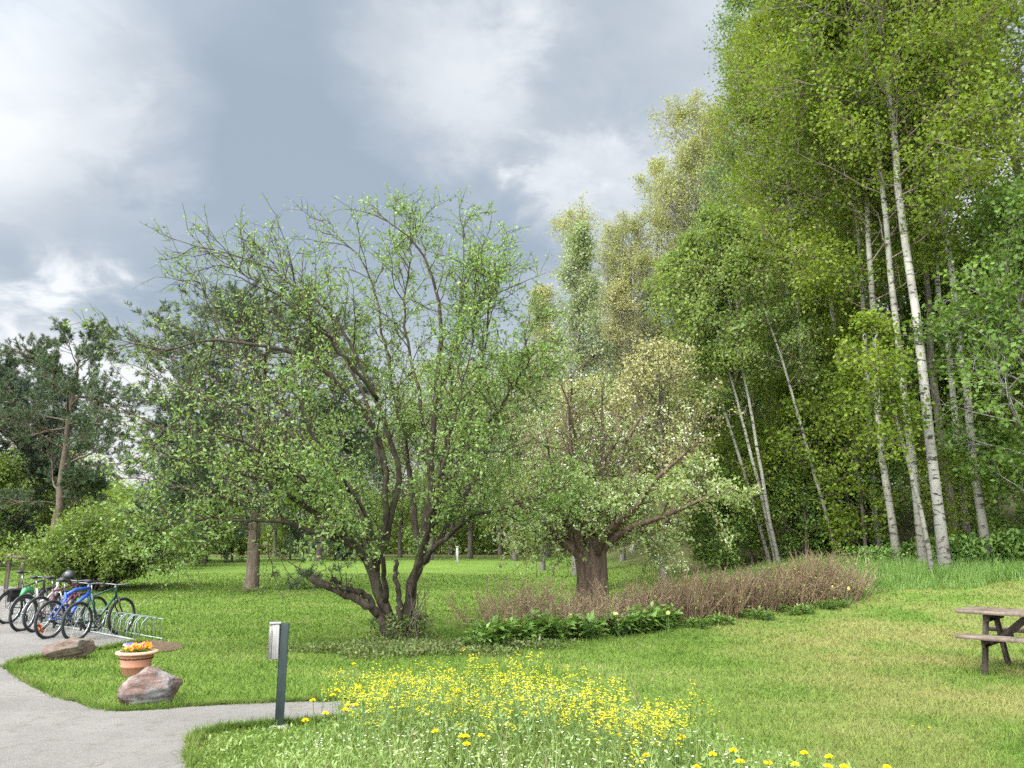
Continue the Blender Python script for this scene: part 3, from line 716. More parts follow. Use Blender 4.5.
put_tree(fir, 'slender_birch_tree', 'slender pointed birch rising behind the thick-trunked old tree', 'tree', 576, 32, .3)
put_tree(fir2, 'slender_birch_tree', 'thin pale birch just right of the slender pointed birch', 'tree', 622, 37, 2.3, 1.0)
put_tree(fir2, 'slender_birch_tree', 'thin pale tree just left of the slender pointed birch', 'tree', 542, 36, 4.0, 1.0)
bloss = tree_data(141, H=6.6, r0=.12, cb=.22, l1=2.2, prof='round', n1=40, n2=8, n3=5, per=2, m=4, leaf=.075, jit=.09, bark='bark_dark', leafm='leaf_pale', ang=(35, 75))
put_tree(bloss, 'blossoming_tree', 'small tree with cream-yellow blossom right of the thick-trunked tree', 'tree', 664, 22.5, .5)
put_tree(bloss, 'blossoming_tree', 'pale cream-green small tree directly behind the thick-trunked tree', 'tree', 590, 24, 3.6, .92)

# leaning young birches
lean = [tree_data(150 + k, H=h, r0=.055, cb=.5, l1=1.6 if k < 4 else 1.0, prof='tall', n1=24 if k < 4 else 14, n2=6, n3=4, per=3, m=4, leaf=.11, jit=.13, bark='bark_aspen', leafm='leaf_shade' if k < 4 else 'leaf_aspen', lean=(ln, -.02), wob=.012, sides=7)
        for k, (h, ln) in enumerate(((10.5, -.20), (11.5, -.14), (10, -.27), (11, -.24), (5, -.22), (6.5, -.16)))]
for k, (px, D, lab) in enumerate(((778, 24.2, 'middle one of the leaning white birch stems behind the brown hedge'), (781, 24.0, 'straightest of the leaning white birch stems behind the brown hedge'),
                                  (772, 24.8, 'most slanted of the leaning white birch stems behind the brown hedge'), (840, 24.0, 'long leaning white birch stem standing alone right of the leaning trio'),
                                  (851, 25.5, 'short thin leaning sapling right of the lone leaning birch stem'), (934, 19.6, 'thin slanting white sapling at the foot of the whitest birch'))):
    put_tree(lean[k], 'leaning_birch', lab, 'tree', px, D, 0, 1.0, 'leaning young birches')

# lower trees and saplings that fill the wood
und = [tree_data(161, H=7.5, r0=.06, cb=.08, l1=2.4, prof='round', n1=30, n2=7, n3=5, per=3, m=4, leaf=.12, jit=.13, bark='bark_dark', leafm='leaf_shade'),
       tree_data(162, H=13, r0=.11, cb=.12, l1=3.4, prof='round', n1=40, n2=8, n3=5, per=3, m=4, leaf=.15, jit=.17, bark='bark_dark', leafm='leaf_shade'),
       tree_data(163, H=14, r0=.12, cb=.10, l1=3.6, prof='round', n1=40, n2=8, n3=5, per=3, m=4, leaf=.15, jit=.17, bark='bark_dark', leafm='leaf_deep'),
       tree_data(164, H=4.6, r0=.04, cb=.12, l1=1.7, prof='round', n1=20, n2=6, n3=4, per=3, m=4, leaf=.10, jit=.12, bark='bark_dark', leafm='leaf_aspen', up1=.02)]
G3 = 'shaded trees filling the wood'
n_ = 0
for i, (px, D, k, s) in enumerate(((705, 30, 1, .58), (735, 33, 1, .70), (765, 29, 0, 1.1), (800, 31, 1, .85), (828, 34, 2, .95), (862, 30, 0, 1.15), (935, 35, 1, 1.0),
                                   (968, 30, 2, .8), (1030, 28, 1, .8), (1060, 32, 2, 1.0), (1100, 28, 2, .9), (840, 42, 2, 1.1), (960, 44, 2, 1.1), (780, 40, 2, 1.0))):
    put_tree(und[k], 'woodland_tree', 'shaded leafy tree filling the dim wood behind the pale trunks', 'tree', px, D, i * 1.7, s, G3)
G4 = 'yellow-green saplings at the wood edge'
for i, (px, D, s, lab) in enumerate(((808, 24.5, 1.0, 'yellow-green sapling between the leaning birch trio and the lone leaning stem'), (866, 23.5, 1.15, 'yellow-green sapling just left of the leftmost straight aspen trunk'),
                                     (752, 25.5, .8, 'low yellow-green sapling left of the leaning birch trio'), (842, 26.0, 1.25, 'taller yellow-green sapling behind the lone leaning stem'),
                                     (724, 27.0, 1.25, 'yellow-green bush left of the leaning birch trio at the end of the wood'), (795, 26.0, 1.2, 'broad yellow-green bush right behind the leaning birch trio'), (890, 26.5, 1.3, 'yellow-green bush behind the leftmost straight aspen trunk'),
                                     (972, 22.5, .7, 'small yellow-green sapling between the whitest birch and the leaning aspen'))):
    put_tree(und[3], 'sapling', lab, 'sapling', px, D, i * 2.1, s, G4)

hazel = tree_data(165, H=3.6, r0=.03, cb=.05, l1=1.7, prof='round', n1=26, n2=7, n3=5, per=3, m=4, leaf=.11, jit=.13, bark='bark_dark', leafm='leaf_deep')
for i, (px, D, s, lab) in enumerate(((716, 25.5, .8, 'green bush at the left end of the wood beyond the brown hedge'), (803, 25.0, .75, 'low green bush between the leaning birch trio and the lone leaning stem'), (868, 24.6, .9, 'green bush behind the sapling left of the straight trunks'),
                                     (1006, 25.0, 1.0, 'green bush right of the leaning aspen on the wooded slope'))):
    put_tree(hazel, 'bush', lab, 'bush', px, D, i * 1.9, s, 'green bushes under the wood edge')

# trees along the far side of the lawn
far = [tree_data(171, H=12, r0=.17, cb=.20, l1=3.4, prof='round', n1=34, n2=8, n3=5, per=2, m=4, leaf=.14, jit=.15, bark='bark_dark', leafm='leaf_grey'),
       tree_data(172, H=9, r0=.14, cb=.16, l1=3.0, prof='round', n1=34, n2=8, n3=5, per=2, m=4, leaf=.14, jit=.15, bark='bark_dark', leafm='leaf_shade'),
       tree_data(173, H=5, r0=.08, cb=.06, l1=2.3, prof='round', n1=26, n2=7, n3=5, per=3, m=4, leaf=.13, jit=.14, bark='bark_dark', leafm='leaf_lilac')]
G5 = 'trees along the far side of the lawn'
lab5 = {0: 'grey-green tree on the far side of the lawn behind the apple tree', 1: 'dim green tree on the far side of the lawn', 2: 'low bush on the far side of the lawn'}
for i, (px, D, k, s) in enumerate(((430, 47, 0, .95), (470, 50, 0, 1.0), (515, 46, 0, .95), (548, 52, 0, 1.05), (400, 52, 1, 1.1), (355, 54, 0, .85), (310, 55, 1, 1.0), (275, 58, 1, 1.0),
                                   (585, 48, 1, 1.05), (622, 46, 1, 1.0), (650, 44, 1, 1.1), (684, 40, 1, 1.05), (705, 46, 1, 1.1), (560, 60, 1, 1.2), (500, 62, 1, 1.2), (450, 62, 1, 1.2), (640, 58, 1, 1.3), (600, 60, 1, 1.3),
                                   (225, 52, 1, .75), (190, 46, 1, .7), (690, 56, 1, 1.3))):
    put_tree(far[k], 'lawn_edge_tree' if k < 2 else 'bush', lab5[k], 'tree' if k < 2 else 'bush', px, D, i * 1.3, s, G5 + (' grey' if k == 0 else ''))
for i, (px, D, s, lab) in enumerate(((205, 40, .75, 'mid-green bush left of the lone pine trunk across the lawn'), (170, 37, .62, 'mid-green bush right behind the big light green shrub'),
                                     (232, 44, .8, 'bush on the far lawn edge directly behind the lone pine trunk'), (290, 48, .7, 'low bush on the far lawn edge right of the lone pine trunk'),
                                     (-20, 36, .9, 'dim bush at the left picture edge behind the wooden frame'), (40, 42, .9, 'dim bush behind the left part of the big light green shrub'), (335, 50, .7, 'low bush across the lawn behind the sawn-off apple limb'))):
    put_tree(far[2], 'bush', lab, 'bush', px, D, i * 2.2, s, 'bushes along the far lawn edge')

# ------------------------------------------------------------------ pines
def pine_data(seed, H, r0, cb, l1, n1=26, tuft=.15, needle='needle', lean=0.0, prof='round'):
    rg = np.random.default_rng(seed); N = 14; t = np.linspace(0, 1, N)
    w = np.cumsum(rg.normal(size=(N, 2)) * .05, 0); w -= w[0]
    tr = np.stack([w[:, 0] + lean * H * t, w[:, 1], -.2 + (H + .2) * t], 1); rr = r0 * (1 - t) ** .8 + .02; rr[0] *= 1.25
    wood = MB(); wood.tubes(tr[None], rr[None], 10)
    S, D, tt, pi = sprout(tr[None], n1, cb, .97, (55, 95), rg, .55); u = (tt - cb) / (1 - cb)
    ln = l1 * PROF[prof](u) * rg.uniform(.65, 1.2, len(S)); b1 = grow(S, D, ln, 7, .13, .04, rg)
    wood.tubes(b1, taper(np.clip(r0 * .30 * ln / l1, .015, None), 8, .012), 6)
    S, D, t2, p2 = sprout(b1, 7, .35, 1.0, (30, 65), rg, .5); l2 = ln[p2] * .38 * rg.uniform(.6, 1.2, len(S)) + .15
    b2 = grow(S, D, l2, 4, .15, .09, rg); wood.tubes(b2, taper(np.full(len(b2), .014), 5, .006), 4)
    S, D, t3, p3 = sprout(b2, 5, .3, 1.0, (25, 65), rg, .4); b3 = grow(S, D, l2[p3] * .45 + .10, 3, .15, .14, rg)
    wood.tubes(b3, taper(np.full(len(b3), .008), 4, .004), 3)
    S, D, t4, p4 = sprout(b3, 4, .25, 1.0, (10, 40), rg); m = 16
    D0 = np.repeat(D, m, 0); P = np.repeat(S, m, 0) + D0 * (rg.random(len(D0)) * tuft * .7)[:, None]
    Dn = unit(D0 * .9 + rnd(len(D0), rg) * .85 + np.array([0, 0, .15]))
    crown = MB(); crown.leaves(P, Dn, rnd(len(P), rg), tuft * rg.uniform(.7, 1.2, len(P)), .022 * tuft / .15, .2)
    return wood.data('trunk', M['bark_pine'], True), crown.data('crown', M[needle])
pines = [pine_data(201, 9.0, .20, .16, 4.3, 50, .17), pine_data(202, 10.2, .20, .26, 3.2, 30, .18), pine_data(203, 10, .2, .08, 3.2, 40, .20, 'needle_far')]
put_tree(pines[0], 'pine_tree', 'wide dark pine behind the apple tree with its bare trunk on the lawn', 'tree', 250, 25.4, 2.0)
put_tree(pines[1], 'pine_tree', 'open-crowned pine at the left picture edge with a reddish trunk', 'tree', 52, 34, .6)
G6 = 'far dark pines at the left'
put_tree(pines[2], 'pine_tree', 'dense dark pine at the far left behind the open-crowned pine', 'tree', 5, 42, .2, 1.05, G6)
put_tree(pines[2], 'pine_tree', 'dark pine standing behind the wide pine, mostly covered by it', 'tree', 190, 44, 3.1, .95, G6)
put_tree(pines[2], 'pine_tree', 'dark pine right of the wide pine, seen through the apple branches', 'tree', 318, 46, 4.4, .9, G6)
put_tree(pines[2], 'pine_tree', 'dark pine cut by the left edge of the picture', 'tree', -38, 38, 5.2, .95, G6)

def shrub(name, label, px, D, r, H, n, leafm, seed, leaf=.09, wood='bark_dark', per=3):
    rg = np.random.default_rng(seed); t = thing(name, label, 'shrub', base(px, D)); W = MB()
    az = rg.uniform(0, 2 * np.pi, n); tl = rg.uniform(.1, 1.35, n)
    S = np.stack([np.cos(az), np.sin(az), 0 * az - .05], 1) * rg.uniform(.05, r * .22, n)[:, None]
    D_ = np.stack([np.cos(az) * tl, np.sin(az) * tl, np.ones(n)], 1)
    ln = np.minimum(H * 1.12, r * 1.15 / (np.sin(np.arctan(tl)) + .05)) * rg.uniform(.75, 1.05, n)
    b = grow(S, D_, ln, 8, .08, -.02, rg); W.tubes(b, taper(rg.uniform(.015, .035, n), 9, .006), 5)
    S, D_, tt, pi = sprout(b, 9, .25, 1, (25, 65), rg); b1 = grow(S, D_, ln[pi] * .28 * rg.uniform(.5, 1.2, len(S)), 4, .15, .06, rg)
    W.tubes(b1, taper(np.full(len(b1), .008), 5, .004), 3); W.build('stem', M[wood], t, True)
    S, D_, tt, pi = sprout(b1, 4, .2, 1, (25, 65), rg); b2 = grow(S, D_, np.full(len(S), .3), 2, .2, .1, rg)
    MB().leaves(*clusters(b2, per, 4, leaf, .07, rg, .15, .05)).build('foliage', M[leafm], t)
shrub('large_shrub', 'wide rounded light green shrub behind the parked bicycles', 92, 25.5, 2.4, 2.15, 80, 'leaf_lilac', 301, .10)

# ------------------------------------------------------------------ brown twig hedge bed
HEDGE = [(492, 640, .85, 60), (515, 632, .95, 80), (540, 630, 1.0, 60), (556, 636, .75, 50), (574, 624, 1.0, 80), (590, 634, .55, 80), (606, 630, .62, 110), (620, 624, .85, 110), (642, 626, .80, 150), (660, 618, .80, 190),
         (684, 622, .78, 200), (700, 612, .82, 230), (722, 617, .80, 230), (742, 608, .84, 230), (762, 612, .82, 230), (782, 604, .84, 230), (800, 607, .84, 220), (818, 600, .84, 200), (834, 603, .80, 190), (845, 598, .85, 140)]
def twig_bushes():
    kinds = []
    for v in range(4):
        rg = np.random.default_rng(400 + v); W = MB(); n = (45, 70, 115, 140)[v]
        az = rg.uniform(0, 2 * np.pi, n); rad = np.sqrt(rg.random(n)) * .36; tl = rg.uniform(.0, .36 if v > 1 else .8, n)
        S = np.stack([np.cos(az) * rad, np.sin(az) * rad, 0 * az - .04], 1)
        D = np.stack([np.cos(az) * tl, np.sin(az) * tl, np.ones(n)], 1)
        b = grow(S, D, rg.uniform(.45, 1.15, n), 6, .13, .02, rg); W.tubes(b, taper(np.full(n, .0085), 7, .004), 4)
        S, D, tt, pi = sprout(b, 4, .3, .95, (15, 45), rg); b1 = grow(S, D, rg.uniform(.1, .34, len(S)), 3, .12, .08, rg)
        W.tubes(b1, taper(np.full(len(b1), .0042), 4, .003), 3)
        L = MB().leaves(*clusters(b1[::2], 1, 2, .04, .02, rg, .4))
        kinds.append((W.data('stem', M['twig_red' if v != 1 else 'twig_tan'], True), L.data('foliage', M['leaf_olive'])))
    for i, (px, py, hh, n) in enumerate(HEDGE):
        k = int(np.argmin([abs(n - q) for q in (70, 110, 190, 230)]))
        if k == 0 and i % 2: k = 1
        lab = ('sparse tan-brown twiggy bush at the left, thin end of the bed' if px < 570 else 'low reddish twiggy bush around the foot of the thick old trunk' if px < 625 else 'dense reddish-brown bare twig bush in the right part of the bed')
        p = at(px, py); o = thing('twig_bush', lab, 'bush', p, i * 1.9, 'twig bushes ' + ('left end' if px < 570 else 'by the trunk' if px < 625 else 'right part'))
        o.scale = (1.1, 1.1, hh * (1 + .22 * math.sin(i * 2.7))); link('stem', kinds[k][0], o); link('foliage', kinds[k][1], o)
twig_bushes()
def leafy_plants():
    kinds = []
    for v in range(3):
        rg = np.random.default_rng(430 + v); n = 120
        az = rg.uniform(0, 2 * np.pi, n); tl = rg.uniform(.2, 1.6, n); hgt_ = rg.uniform(.0, .22, n)
        P = np.stack([np.cos(az) * .12 * rg.random(n), np.sin(az) * .12 * rg.random(n), hgt_], 1)
        D = unit(np.stack([np.cos(az) * tl, np.sin(az) * tl, np.ones(n) * .8], 1)); st = P.copy(); ln = rg.uniform(.06, .22, n)
        T = P + D * ln[:, None]
        Sm = MB().tubes(np.stack([st * [.5, .5, 0], P, T], 1), np.full((n, 3), .003), 3)
        D2 = unit(D * [1, 1, .15] + rnd(n, rg) * .35); L = MB().leaves(T, D2, unit(rnd(n, rg) * .4 + [0, 0, 1]), rg.uniform(.10, .19, n), rg.uniform(.06, .11, n), .18)
        kinds.append((L.data('foliage', M['leaf_plant']), Sm.data('stem', M['stem_green'])))
    rg = np.random.default_rng(44)
    spots = [(478 + 8 * i, 648 - i * .80 + rg.normal() * 2.0, rg.uniform(.75, 1.1)) for i in range(25)]
    spots += [(690 + 13 * i, 629 - 1.7 * i + rg.normal() * 2, rg.uniform(.35, .6)) for i in range(13)]
    for i, (px, py, s) in enumerate(spots):
        left = px < 680
        o = thing('leafy_plant', 'dark green broad-leaved clump along the front of the left half of the twig bed' if left else 'small green leafy clump along the front of the right half of the twig bed', 'plant',
                  at(px, py), i * 2.3, 'leafy clumps along the bed ' + ('left' if left else 'right'))
        o.scale = (s, s, s * 1.05); link('foliage', kinds[i % 3][0], o); link('stem', kinds[i % 3][1], o)
leafy_plants()

# ------------------------------------------------------------------ flowers
def flower_datas(kind):
    rg = np.random.default_rng(hash(kind) % 1000 if False else len(kind)); out = []
    if kind == 'mustard':
        for v in range(5):
            H = rg.uniform(.40, .52); n = 4
            s = grow(np.zeros((1, 3)), np.array([[rg.normal() * .12, rg.normal() * .12, 1.]]), np.array([H]), 5, .06, 0, rg)
            S, D, tt, pi = sprout(s, n, .45, .95, (20, 45), rg); b = grow(S, D, np.full(n, .13), 3, .1, .15, rg)
            W = MB().tubes(s, taper([.0035], 6, .002), 4).tubes(b, taper(np.full(n, .002), 4, .0015), 3)
            tips = np.concatenate([s[:, -1], b[:, -1]]); c = np.repeat(tips, 6, 0) + rg.normal(size=(len(tips) * 6, 3)) * (.014, .014, .018)
            L = MB()
            for q in range(4):
                a = q * np.pi / 2 + rg.random(len(c)) * .4; D2 = unit(np.stack([np.cos(a), np.sin(a), .35 + 0 * a], 1) + rg.normal(size=c.shape) * .2)
                L.leaves(c, D2, unit(rnd(len(c), rg) * .3 + [0, 0, 1]), .0095, .0085, .05)
            lv = clusters(s, 9, 1, .055, .006, rg, .05); F_ = MB().leaves(lv[0], lv[1], lv[2], lv[3], lv[4] * .5)
            out.append([('stem', W.data('stem', M['stem_green'])), ('blossom', L.data('blossom', M['petal_yellow'])), ('foliage', F_.data('foliage', M['leaf_weed']))])
    if kind == 'dandelion':
        for v in range(3):
            H = .27; s = grow(np.zeros((1, 3)), np.array([[rg.normal() * .1, rg.normal() * .1, 1.]]), np.array([H]), 5, .05, 0, rg)
            W = MB().tubes(s, taper([.004], 6, .0032), 5); c = s[0, -1]; n = 90; L = MB()
            a = rg.uniform(0, 2 * np.pi, n); e = rg.uniform(.05, 1.5, n); D = np.stack([np.cos(a) * np.cos(e), np.sin(a) * np.cos(e), np.sin(e)], 1)
            L.leaves(np.repeat(c[None], n, 0), D, rnd(n, rg), .029 - .010 * np.sin(e), .0085, .1)
            B = MB().lathe([(.0005, -.012), (.006, -.010), (.008, -.002), (.006, .003)], 8, c)
            out.append([('stem', W.data('stem', M['stem_green'])), ('flower_head', L.data('flower_head', M['petal_gold'])), ('bract', B.data('bract', M['stem_green']))])
    if kind == 'daffodil':
        H = .42; s = catmull([(0, 0, 0), (.01, 0, .25), (.02, -.01, .40), (.02, -.045, .42)], 8); W = MB().tubes(s[None], np.full((1, 8), .005), 5)
        c = s[-1]; L = MB(); a = np.arange(6) * np.pi / 3; D = np.stack([np.cos(a), -.15 + 0 * a, np.sin(a)], 1)
        L.leaves(np.repeat(c[None], 6, 0), unit(D), np.repeat([[0, -1., 0]], 6, 0), .05, .034, .1)
        T = MB(); prof = np.array([(.010, 0), (.013, .012), (.016, .026), (.021, .032)]); an = np.arange(12) * np.pi / 6
        V = np.stack([prof[:, 0, None] * np.cos(an), np.repeat(-prof[:, 1, None], 12, 1), prof[:, 0, None] * np.sin(an)], -1) + c
        T.add(V.reshape(-1, 3), [[i * 12 + k, i * 12 + (k + 1) % 12, (i + 1) * 12 + (k + 1) % 12, (i + 1) * 12 + k] for i in range(3) for k in range(12)])
        m = 6; az = rg.uniform(0, 6.28, m); g = grow(np.zeros((m, 3)), np.stack([np.cos(az) * .3, np.sin(az) * .3, np.ones(m)], 1), np.full(m, .34), 4, .05, -.05, rg)
        F_ = MB().tubes(g, taper(np.full(m, .008), 5, .002), 3)
        out.append([('stem', W.data('stem', M['stem_green'])), ('petal', L.data('petal', M['petal_cream'])), ('trumpet', T.data('trumpet', M['petal_yellow'])), ('foliage', F_.data('foliage', M['leaf_plant']))])
    return out
def put_flower(datas, i, name, label, cat, p, group, s=1.0):
    o = thing(name, label, cat, p, i * 2.4, group); o.scale = (s, s, s)
    for n, d in datas[i % len(datas)]: link(n, d, o)
def flowers():
    rg = np.random.default_rng(55); md = flower_datas('mustard'); k = 0
    zone = [(330, 690), (352, 676), (400, 673), (450, 674), (478, 664), (510, 668), (560, 676), (600, 690), (640, 706), (690, 715), (702, 722), (660, 740), (600, 722), (540, 708), (500, 712), (440, 710), (390, 708), (345, 704)]
    zp = np.array(zone, float)
    def place(px, py, s):
        H = .45 * s; p = at(px, py, H); p[2] = float(hgt(p[0], p[1])); return p
    while k < 200:
        px, py = rg.uniform(325, 705), rg.uniform(662, 742)
        if not inside(np.array([[px, py]]), zp)[0]: continue
        s = rg.uniform(.75, 1.2)
        put_flower(md, k, 'mustard_plant', 'small stem of lemon-yellow wild flowers in the crowded yellow drift below the apple tree', 'wild flower', place(px, py, s), 'yellow wild flowers in the drift', s); k += 1
    for px, py, s in ((322, 692, .8), (334, 676, .7), (347, 668, .9), (323, 676, .7), (471, 660, 1.2), (529, 660, 1.3), (523, 668, 1.2), (543, 668, 1.1), (690, 700, 1.1), (706, 705, 1.0), (612, 686, 1.2), (595, 683, 1.1)):
        put_flower(md, k, 'mustard_plant', 'small stem of lemon-yellow wild flowers at the edge of the crowded yellow drift', 'wild flower', place(px, py, s), 'yellow wild flowers at the drift edge', s); k += 1
    dd = flower_datas('dandelion')
    D = [(318, 701), (320, 713), (307, 722), (342, 690), (354, 688), (341, 695), (357, 704), (346, 707), (354, 708), (376, 699), (440, 733), (466, 733), (474, 737), (474, 744), (390, 674), (351, 665),
         (466, 735), (672, 737), (651, 758), (635, 761), (711, 757), (741, 751), (688, 767), (750, 764), (772, 762), (800, 755), (808, 764), (824, 765), (833, 760), (849, 764), (878, 767)]
    for i, (px, py) in enumerate(D):
        p = at(px, py, .31); p[2] = float(hgt(p[0], p[1]))
        lab = ('golden dandelion head at the left edge of the flower drift beside the path' if px < 400 else 'golden dandelion head in the weeds left of the picture middle' if px < 500 else 'golden dandelion head among white-flowered weeds at the bottom of the picture')
        put_flower(dd, i, 'dandelion', lab, 'flower', p, 'dandelions ' + ('left edge' if px < 400 else 'middle' if px < 500 else 'bottom'), 1.15)
    for px, py in ((914, 737), (930, 739)):
        p = at(px, py); put_flower(dd, px, 'dandelion', 'tiny dandelion standing alone in the mown lawn right of the drift', 'flower', p, 'dandelions in the lawn', .35)
    df = flower_datas('daffodil')
    for i, (px, py, lab) in enumerate(((569, 613, 'left'), (572, 611, 'left'), (591, 612, 'left'), (611, 611, 'left'), (618, 612, 'left'), (668, 610, 'left'), (831, 585, 'right'), (838, 582, 'right'), (846, 586, 'right'))):
        p = at(px, py, .42); p[2] = float(hgt(p[0], p[1]))
        put_flower(df, i, 'daffodil', 'pale yellow daffodil in front of the thick old trunk' if lab == 'left' else 'pale yellow daffodil at the right end of the twig bed', 'flower', p, 'daffodils ' + lab, .9)
flowers()

def meadow():
    """rank weeds, long grass and chickweed in the flower bed nobody could count"""
    rg = np.random.default_rng(66); n = 52000
    y = np.exp(rg.uniform(math.log(2.6), math.log(9.2), n)); x = rg.uniform(-.75, .75, n) * (y + 1.2); P = np.stack([x, y], 1)
    P = P[inside(P, bed_poly)]; n = len(P)
    C = bed_poly.mean(0)
    lowl = ss((P[:, 0] + 2.05 - (P[:, 1] - 5) * .10) / 1.0)                       # short towards the path tip, tall from there on
    hh = .07 + .31 * lowl; edge = np.min(np.linalg.norm(P[:, None, :] - bed_poly[None], axis=2), 1); hh = hh * (.35 + .65 * ss(edge / .5))
    lump = .75 + .5 * rg.random(n) * ss(.5 + np.sin(P[:, 0] * 3.1 + np.sin(P[:, 1] * 2.3) * 2) * .5)
    hh = hh * lump; B = np.stack([P[:, 0], P[:, 1], hgt(P[:, 0], P[:, 1])], 1)
    mb = MB()
    g = rg.random(n) < .5                                                      # long blades
    b = B[g]; k = len(b); D = unit(rg.normal(size=(k, 3)) * (.38, .38, 0) + [0, 0, 1]); L = hh[g] * rg.uniform(.7, 1.35, k)
    mid = b + D * (L * .55)[:, None]; D2 = unit(D + rg.normal(size=(k, 3)) * (.5, .5, .1)); tip = mid + D2 * (L * .55)[:, None]
    s = unit(rg.normal(size=(k, 3)) * (1, 1, 0)) * (.0032 * rg.uniform(.6, 1.5, k))[:, None]
    V = np.stack([b - s, b + s, mid - s * .9, mid + s * .9, tip], 1); i = np.arange(k)[:, None] * 5
    mb.add(V.reshape(-1, 3), np.concatenate([i + [[0, 1, 3]], i + [[0, 3, 2]], i + [[2, 3, 4]]]))
    b = np.repeat(B[~g], 3, 0); h2 = np.repeat(hh[~g], 3); k = len(b)          # leafy weeds
    b = b + rg.normal(size=(k, 3)) * (.03, .03, 0); b[:, 2] += h2 * rg.random(k) ** .7 * .95
    mb.leaves(b, unit(rg.normal(size=(k, 3)) + [0, 0, .35]), unit(rg.normal(size=(k, 3)) * .6 + [0, 0, 1]), rg.uniform(.02, .06, k), rg.uniform(.010, .022, k), .2)
    tag(mb.build('meadow_weeds', M['leaf_weed']), 'tall green weeds and grasses of the wild flower patch', 'weeds', kind='stuff')
    w = MB(); q = np.nonzero((lowl > .45) & (rg.random(n) < .085))[0]; c = B[q]; c[:, 2] += hh[q] * rg.uniform(.9, 1.2, len(q))
    patch = np.sin(c[:, 0] * 2.2 + 1) + np.sin(c[:, 1] * 2.7 + c[:, 0]) > -.3; c = c[patch]
    for a0 in range(5):
        a = a0 * 1.2566 + rg.random(len(c)); w.leaves(c, unit(np.stack([np.cos(a), np.sin(a), .3 + 0 * a], 1)), np.repeat([[0, 0, 1.]], len(c), 0), .0095, .008, .05)
    tag(w.build('chickweed_blossom', M['petal_white']), 'tiny white blossoms scattered through the weeds', 'white blossoms', kind='stuff')
    # dead straws
    k = 46; q = rg.choice(np.nonzero(lowl > .6)[0], k); st = grow(B[q], rg.normal(size=(k, 3)) * (.35, .35, 0) + [0, 0, 1], rg.uniform(.2, .5, k), 4, .06, 0, rg)
    tag(MB().tubes(st, np.full((k, 5), .003), 4).build('dry_straw', M['twig_tan']), 'pale dry straws standing among the weeds', 'dry straw', kind='stuff')
meadow()
def ground_herbs():
    rg = np.random.default_rng(71); mb = MB()
    def patch(c, rx, ry, n, h, lo, hi, rot=0.0):
        a = rg.uniform(0, 2 * np.pi, n); r = np.sqrt(rg.random(n)) * (.8 + .2 * np.sin(a * 5 + c[0])); x = np.cos(a) * r * rx; y = np.sin(a) * r * ry
        X = c[0] + x * math.cos(rot) - y * math.sin(rot); Y = c[1] + x * math.sin(rot) + y * math.cos(rot)
        P = np.stack([X, Y, hgt(X, Y) + rg.random(n) * h], 1)
        mb.leaves(P, unit(rg.normal(size=(n, 3)) + [0, 0, .5]), unit(rg.normal(size=(n, 3)) * .6 + [0, 0, 1]), rg.uniform(lo, hi, n), rg.uniform(lo, hi, n) * .5, .2)
    r0 = at(395, 642)
    patch(r0 + (.4, -1.1, 0), 2.0, .95, 7000, .10, .03, .08); patch(r0 + (.15, 0, 0), .6, .45, 2200, .42, .03, .09)
    patch(at(520, 648), 1.0, .35, 1500, .12, .03, .08, -.2)
    for px, py in ((250, 592), (593, 606)): patch(at(px, py), .6, .5, 700, .12, .03, .07)
    tag(mb.build('ground_cover', M['leaf_herb']), 'low herbs covering the ground under the apple tree', 'ground cover', kind='stuff')
    # rank grass along the wood edge
    n = 42000; x = rg.uniform(5.0, 20, n); y = 17.4 + rg.random(n) ** 1.2 * 6.5 - np.clip((8 - x) * .15, -1, 1) + np.sin(x * 1.7) * .35 + np.sin(x * .6 + 1) * .5
    hh = (.10 + .28 * ss((y - 17.2) / 2.2)) * rg.uniform(.5, 1.25, n); B = np.stack([x, y, hgt(x, y) - .01], 1)
    D = unit(rg.normal(size=(n, 3)) * (.35, .35, 0) + [0, 0, 1]); s = unit(rg.normal(size=(n, 3)) * (1, 1, 0)) * (.011 * rg.uniform(.6, 1.3, n))[:, None]
    V = np.stack([B - s, B + s, B + D * hh[:, None]], 1)
    tag(MB().add(V.reshape(-1, 3), np.arange(3 * n).reshape(-1, 3)).build('rank_grass', M['leaf_plant']), 'long unmown grass along the edge of the wood', 'long grass', kind='stuff')
ground_herbs()
def nettles():
    rg = np.random.default_rng(81); n = 900; S = np.stack([rg.normal(size=n) * .45, rg.normal(size=n) * .4, rg.random(n) ** .8 * .75], 1)
    L = MB().leaves(S, unit(rg.normal(size=(n, 3)) + [0, 0, .2]), unit(rg.normal(size=(n, 3)) * .6 + [0, 0, 1]), rg.uniform(.08, .16, n), rg.uniform(.05, .09, n), .2).data('foliage', M['leaf_plant'])
    m = 40; g = grow(np.stack([rg.normal(size=m) * .35, rg.normal(size=m) * .3, 0 * np.ones(m)], 1), np.repeat([[0, 0, 1.]], m, 0), rg.uniform(.4, .8, m), 4, .1, 0, rg); W = MB().tubes(g, np.full((m, 5), .006), 3).data('stem', M['stem_green'])
    for i, (px, D, s) in enumerate(((875, 21.8, .8), (958, 22.3, 1.2), (975, 21.6, 1.1), (1003, 22.6, 1.3), (1020, 21.8, 1.3), (1045, 22, 1.4), (912, 22.8, .9), (968, 23.6, 1.4), (1030, 24, 1.5))):
        o = thing('nettle_clump', 'fresh dark green nettle clump at the foot of the pale trunks', 'plant', base(px, D), i * 1.4, 'nettle clumps under the wood edge'); o.scale = (s, s, s); link('foliage', L, o); link('stem', W, o)
nettles()

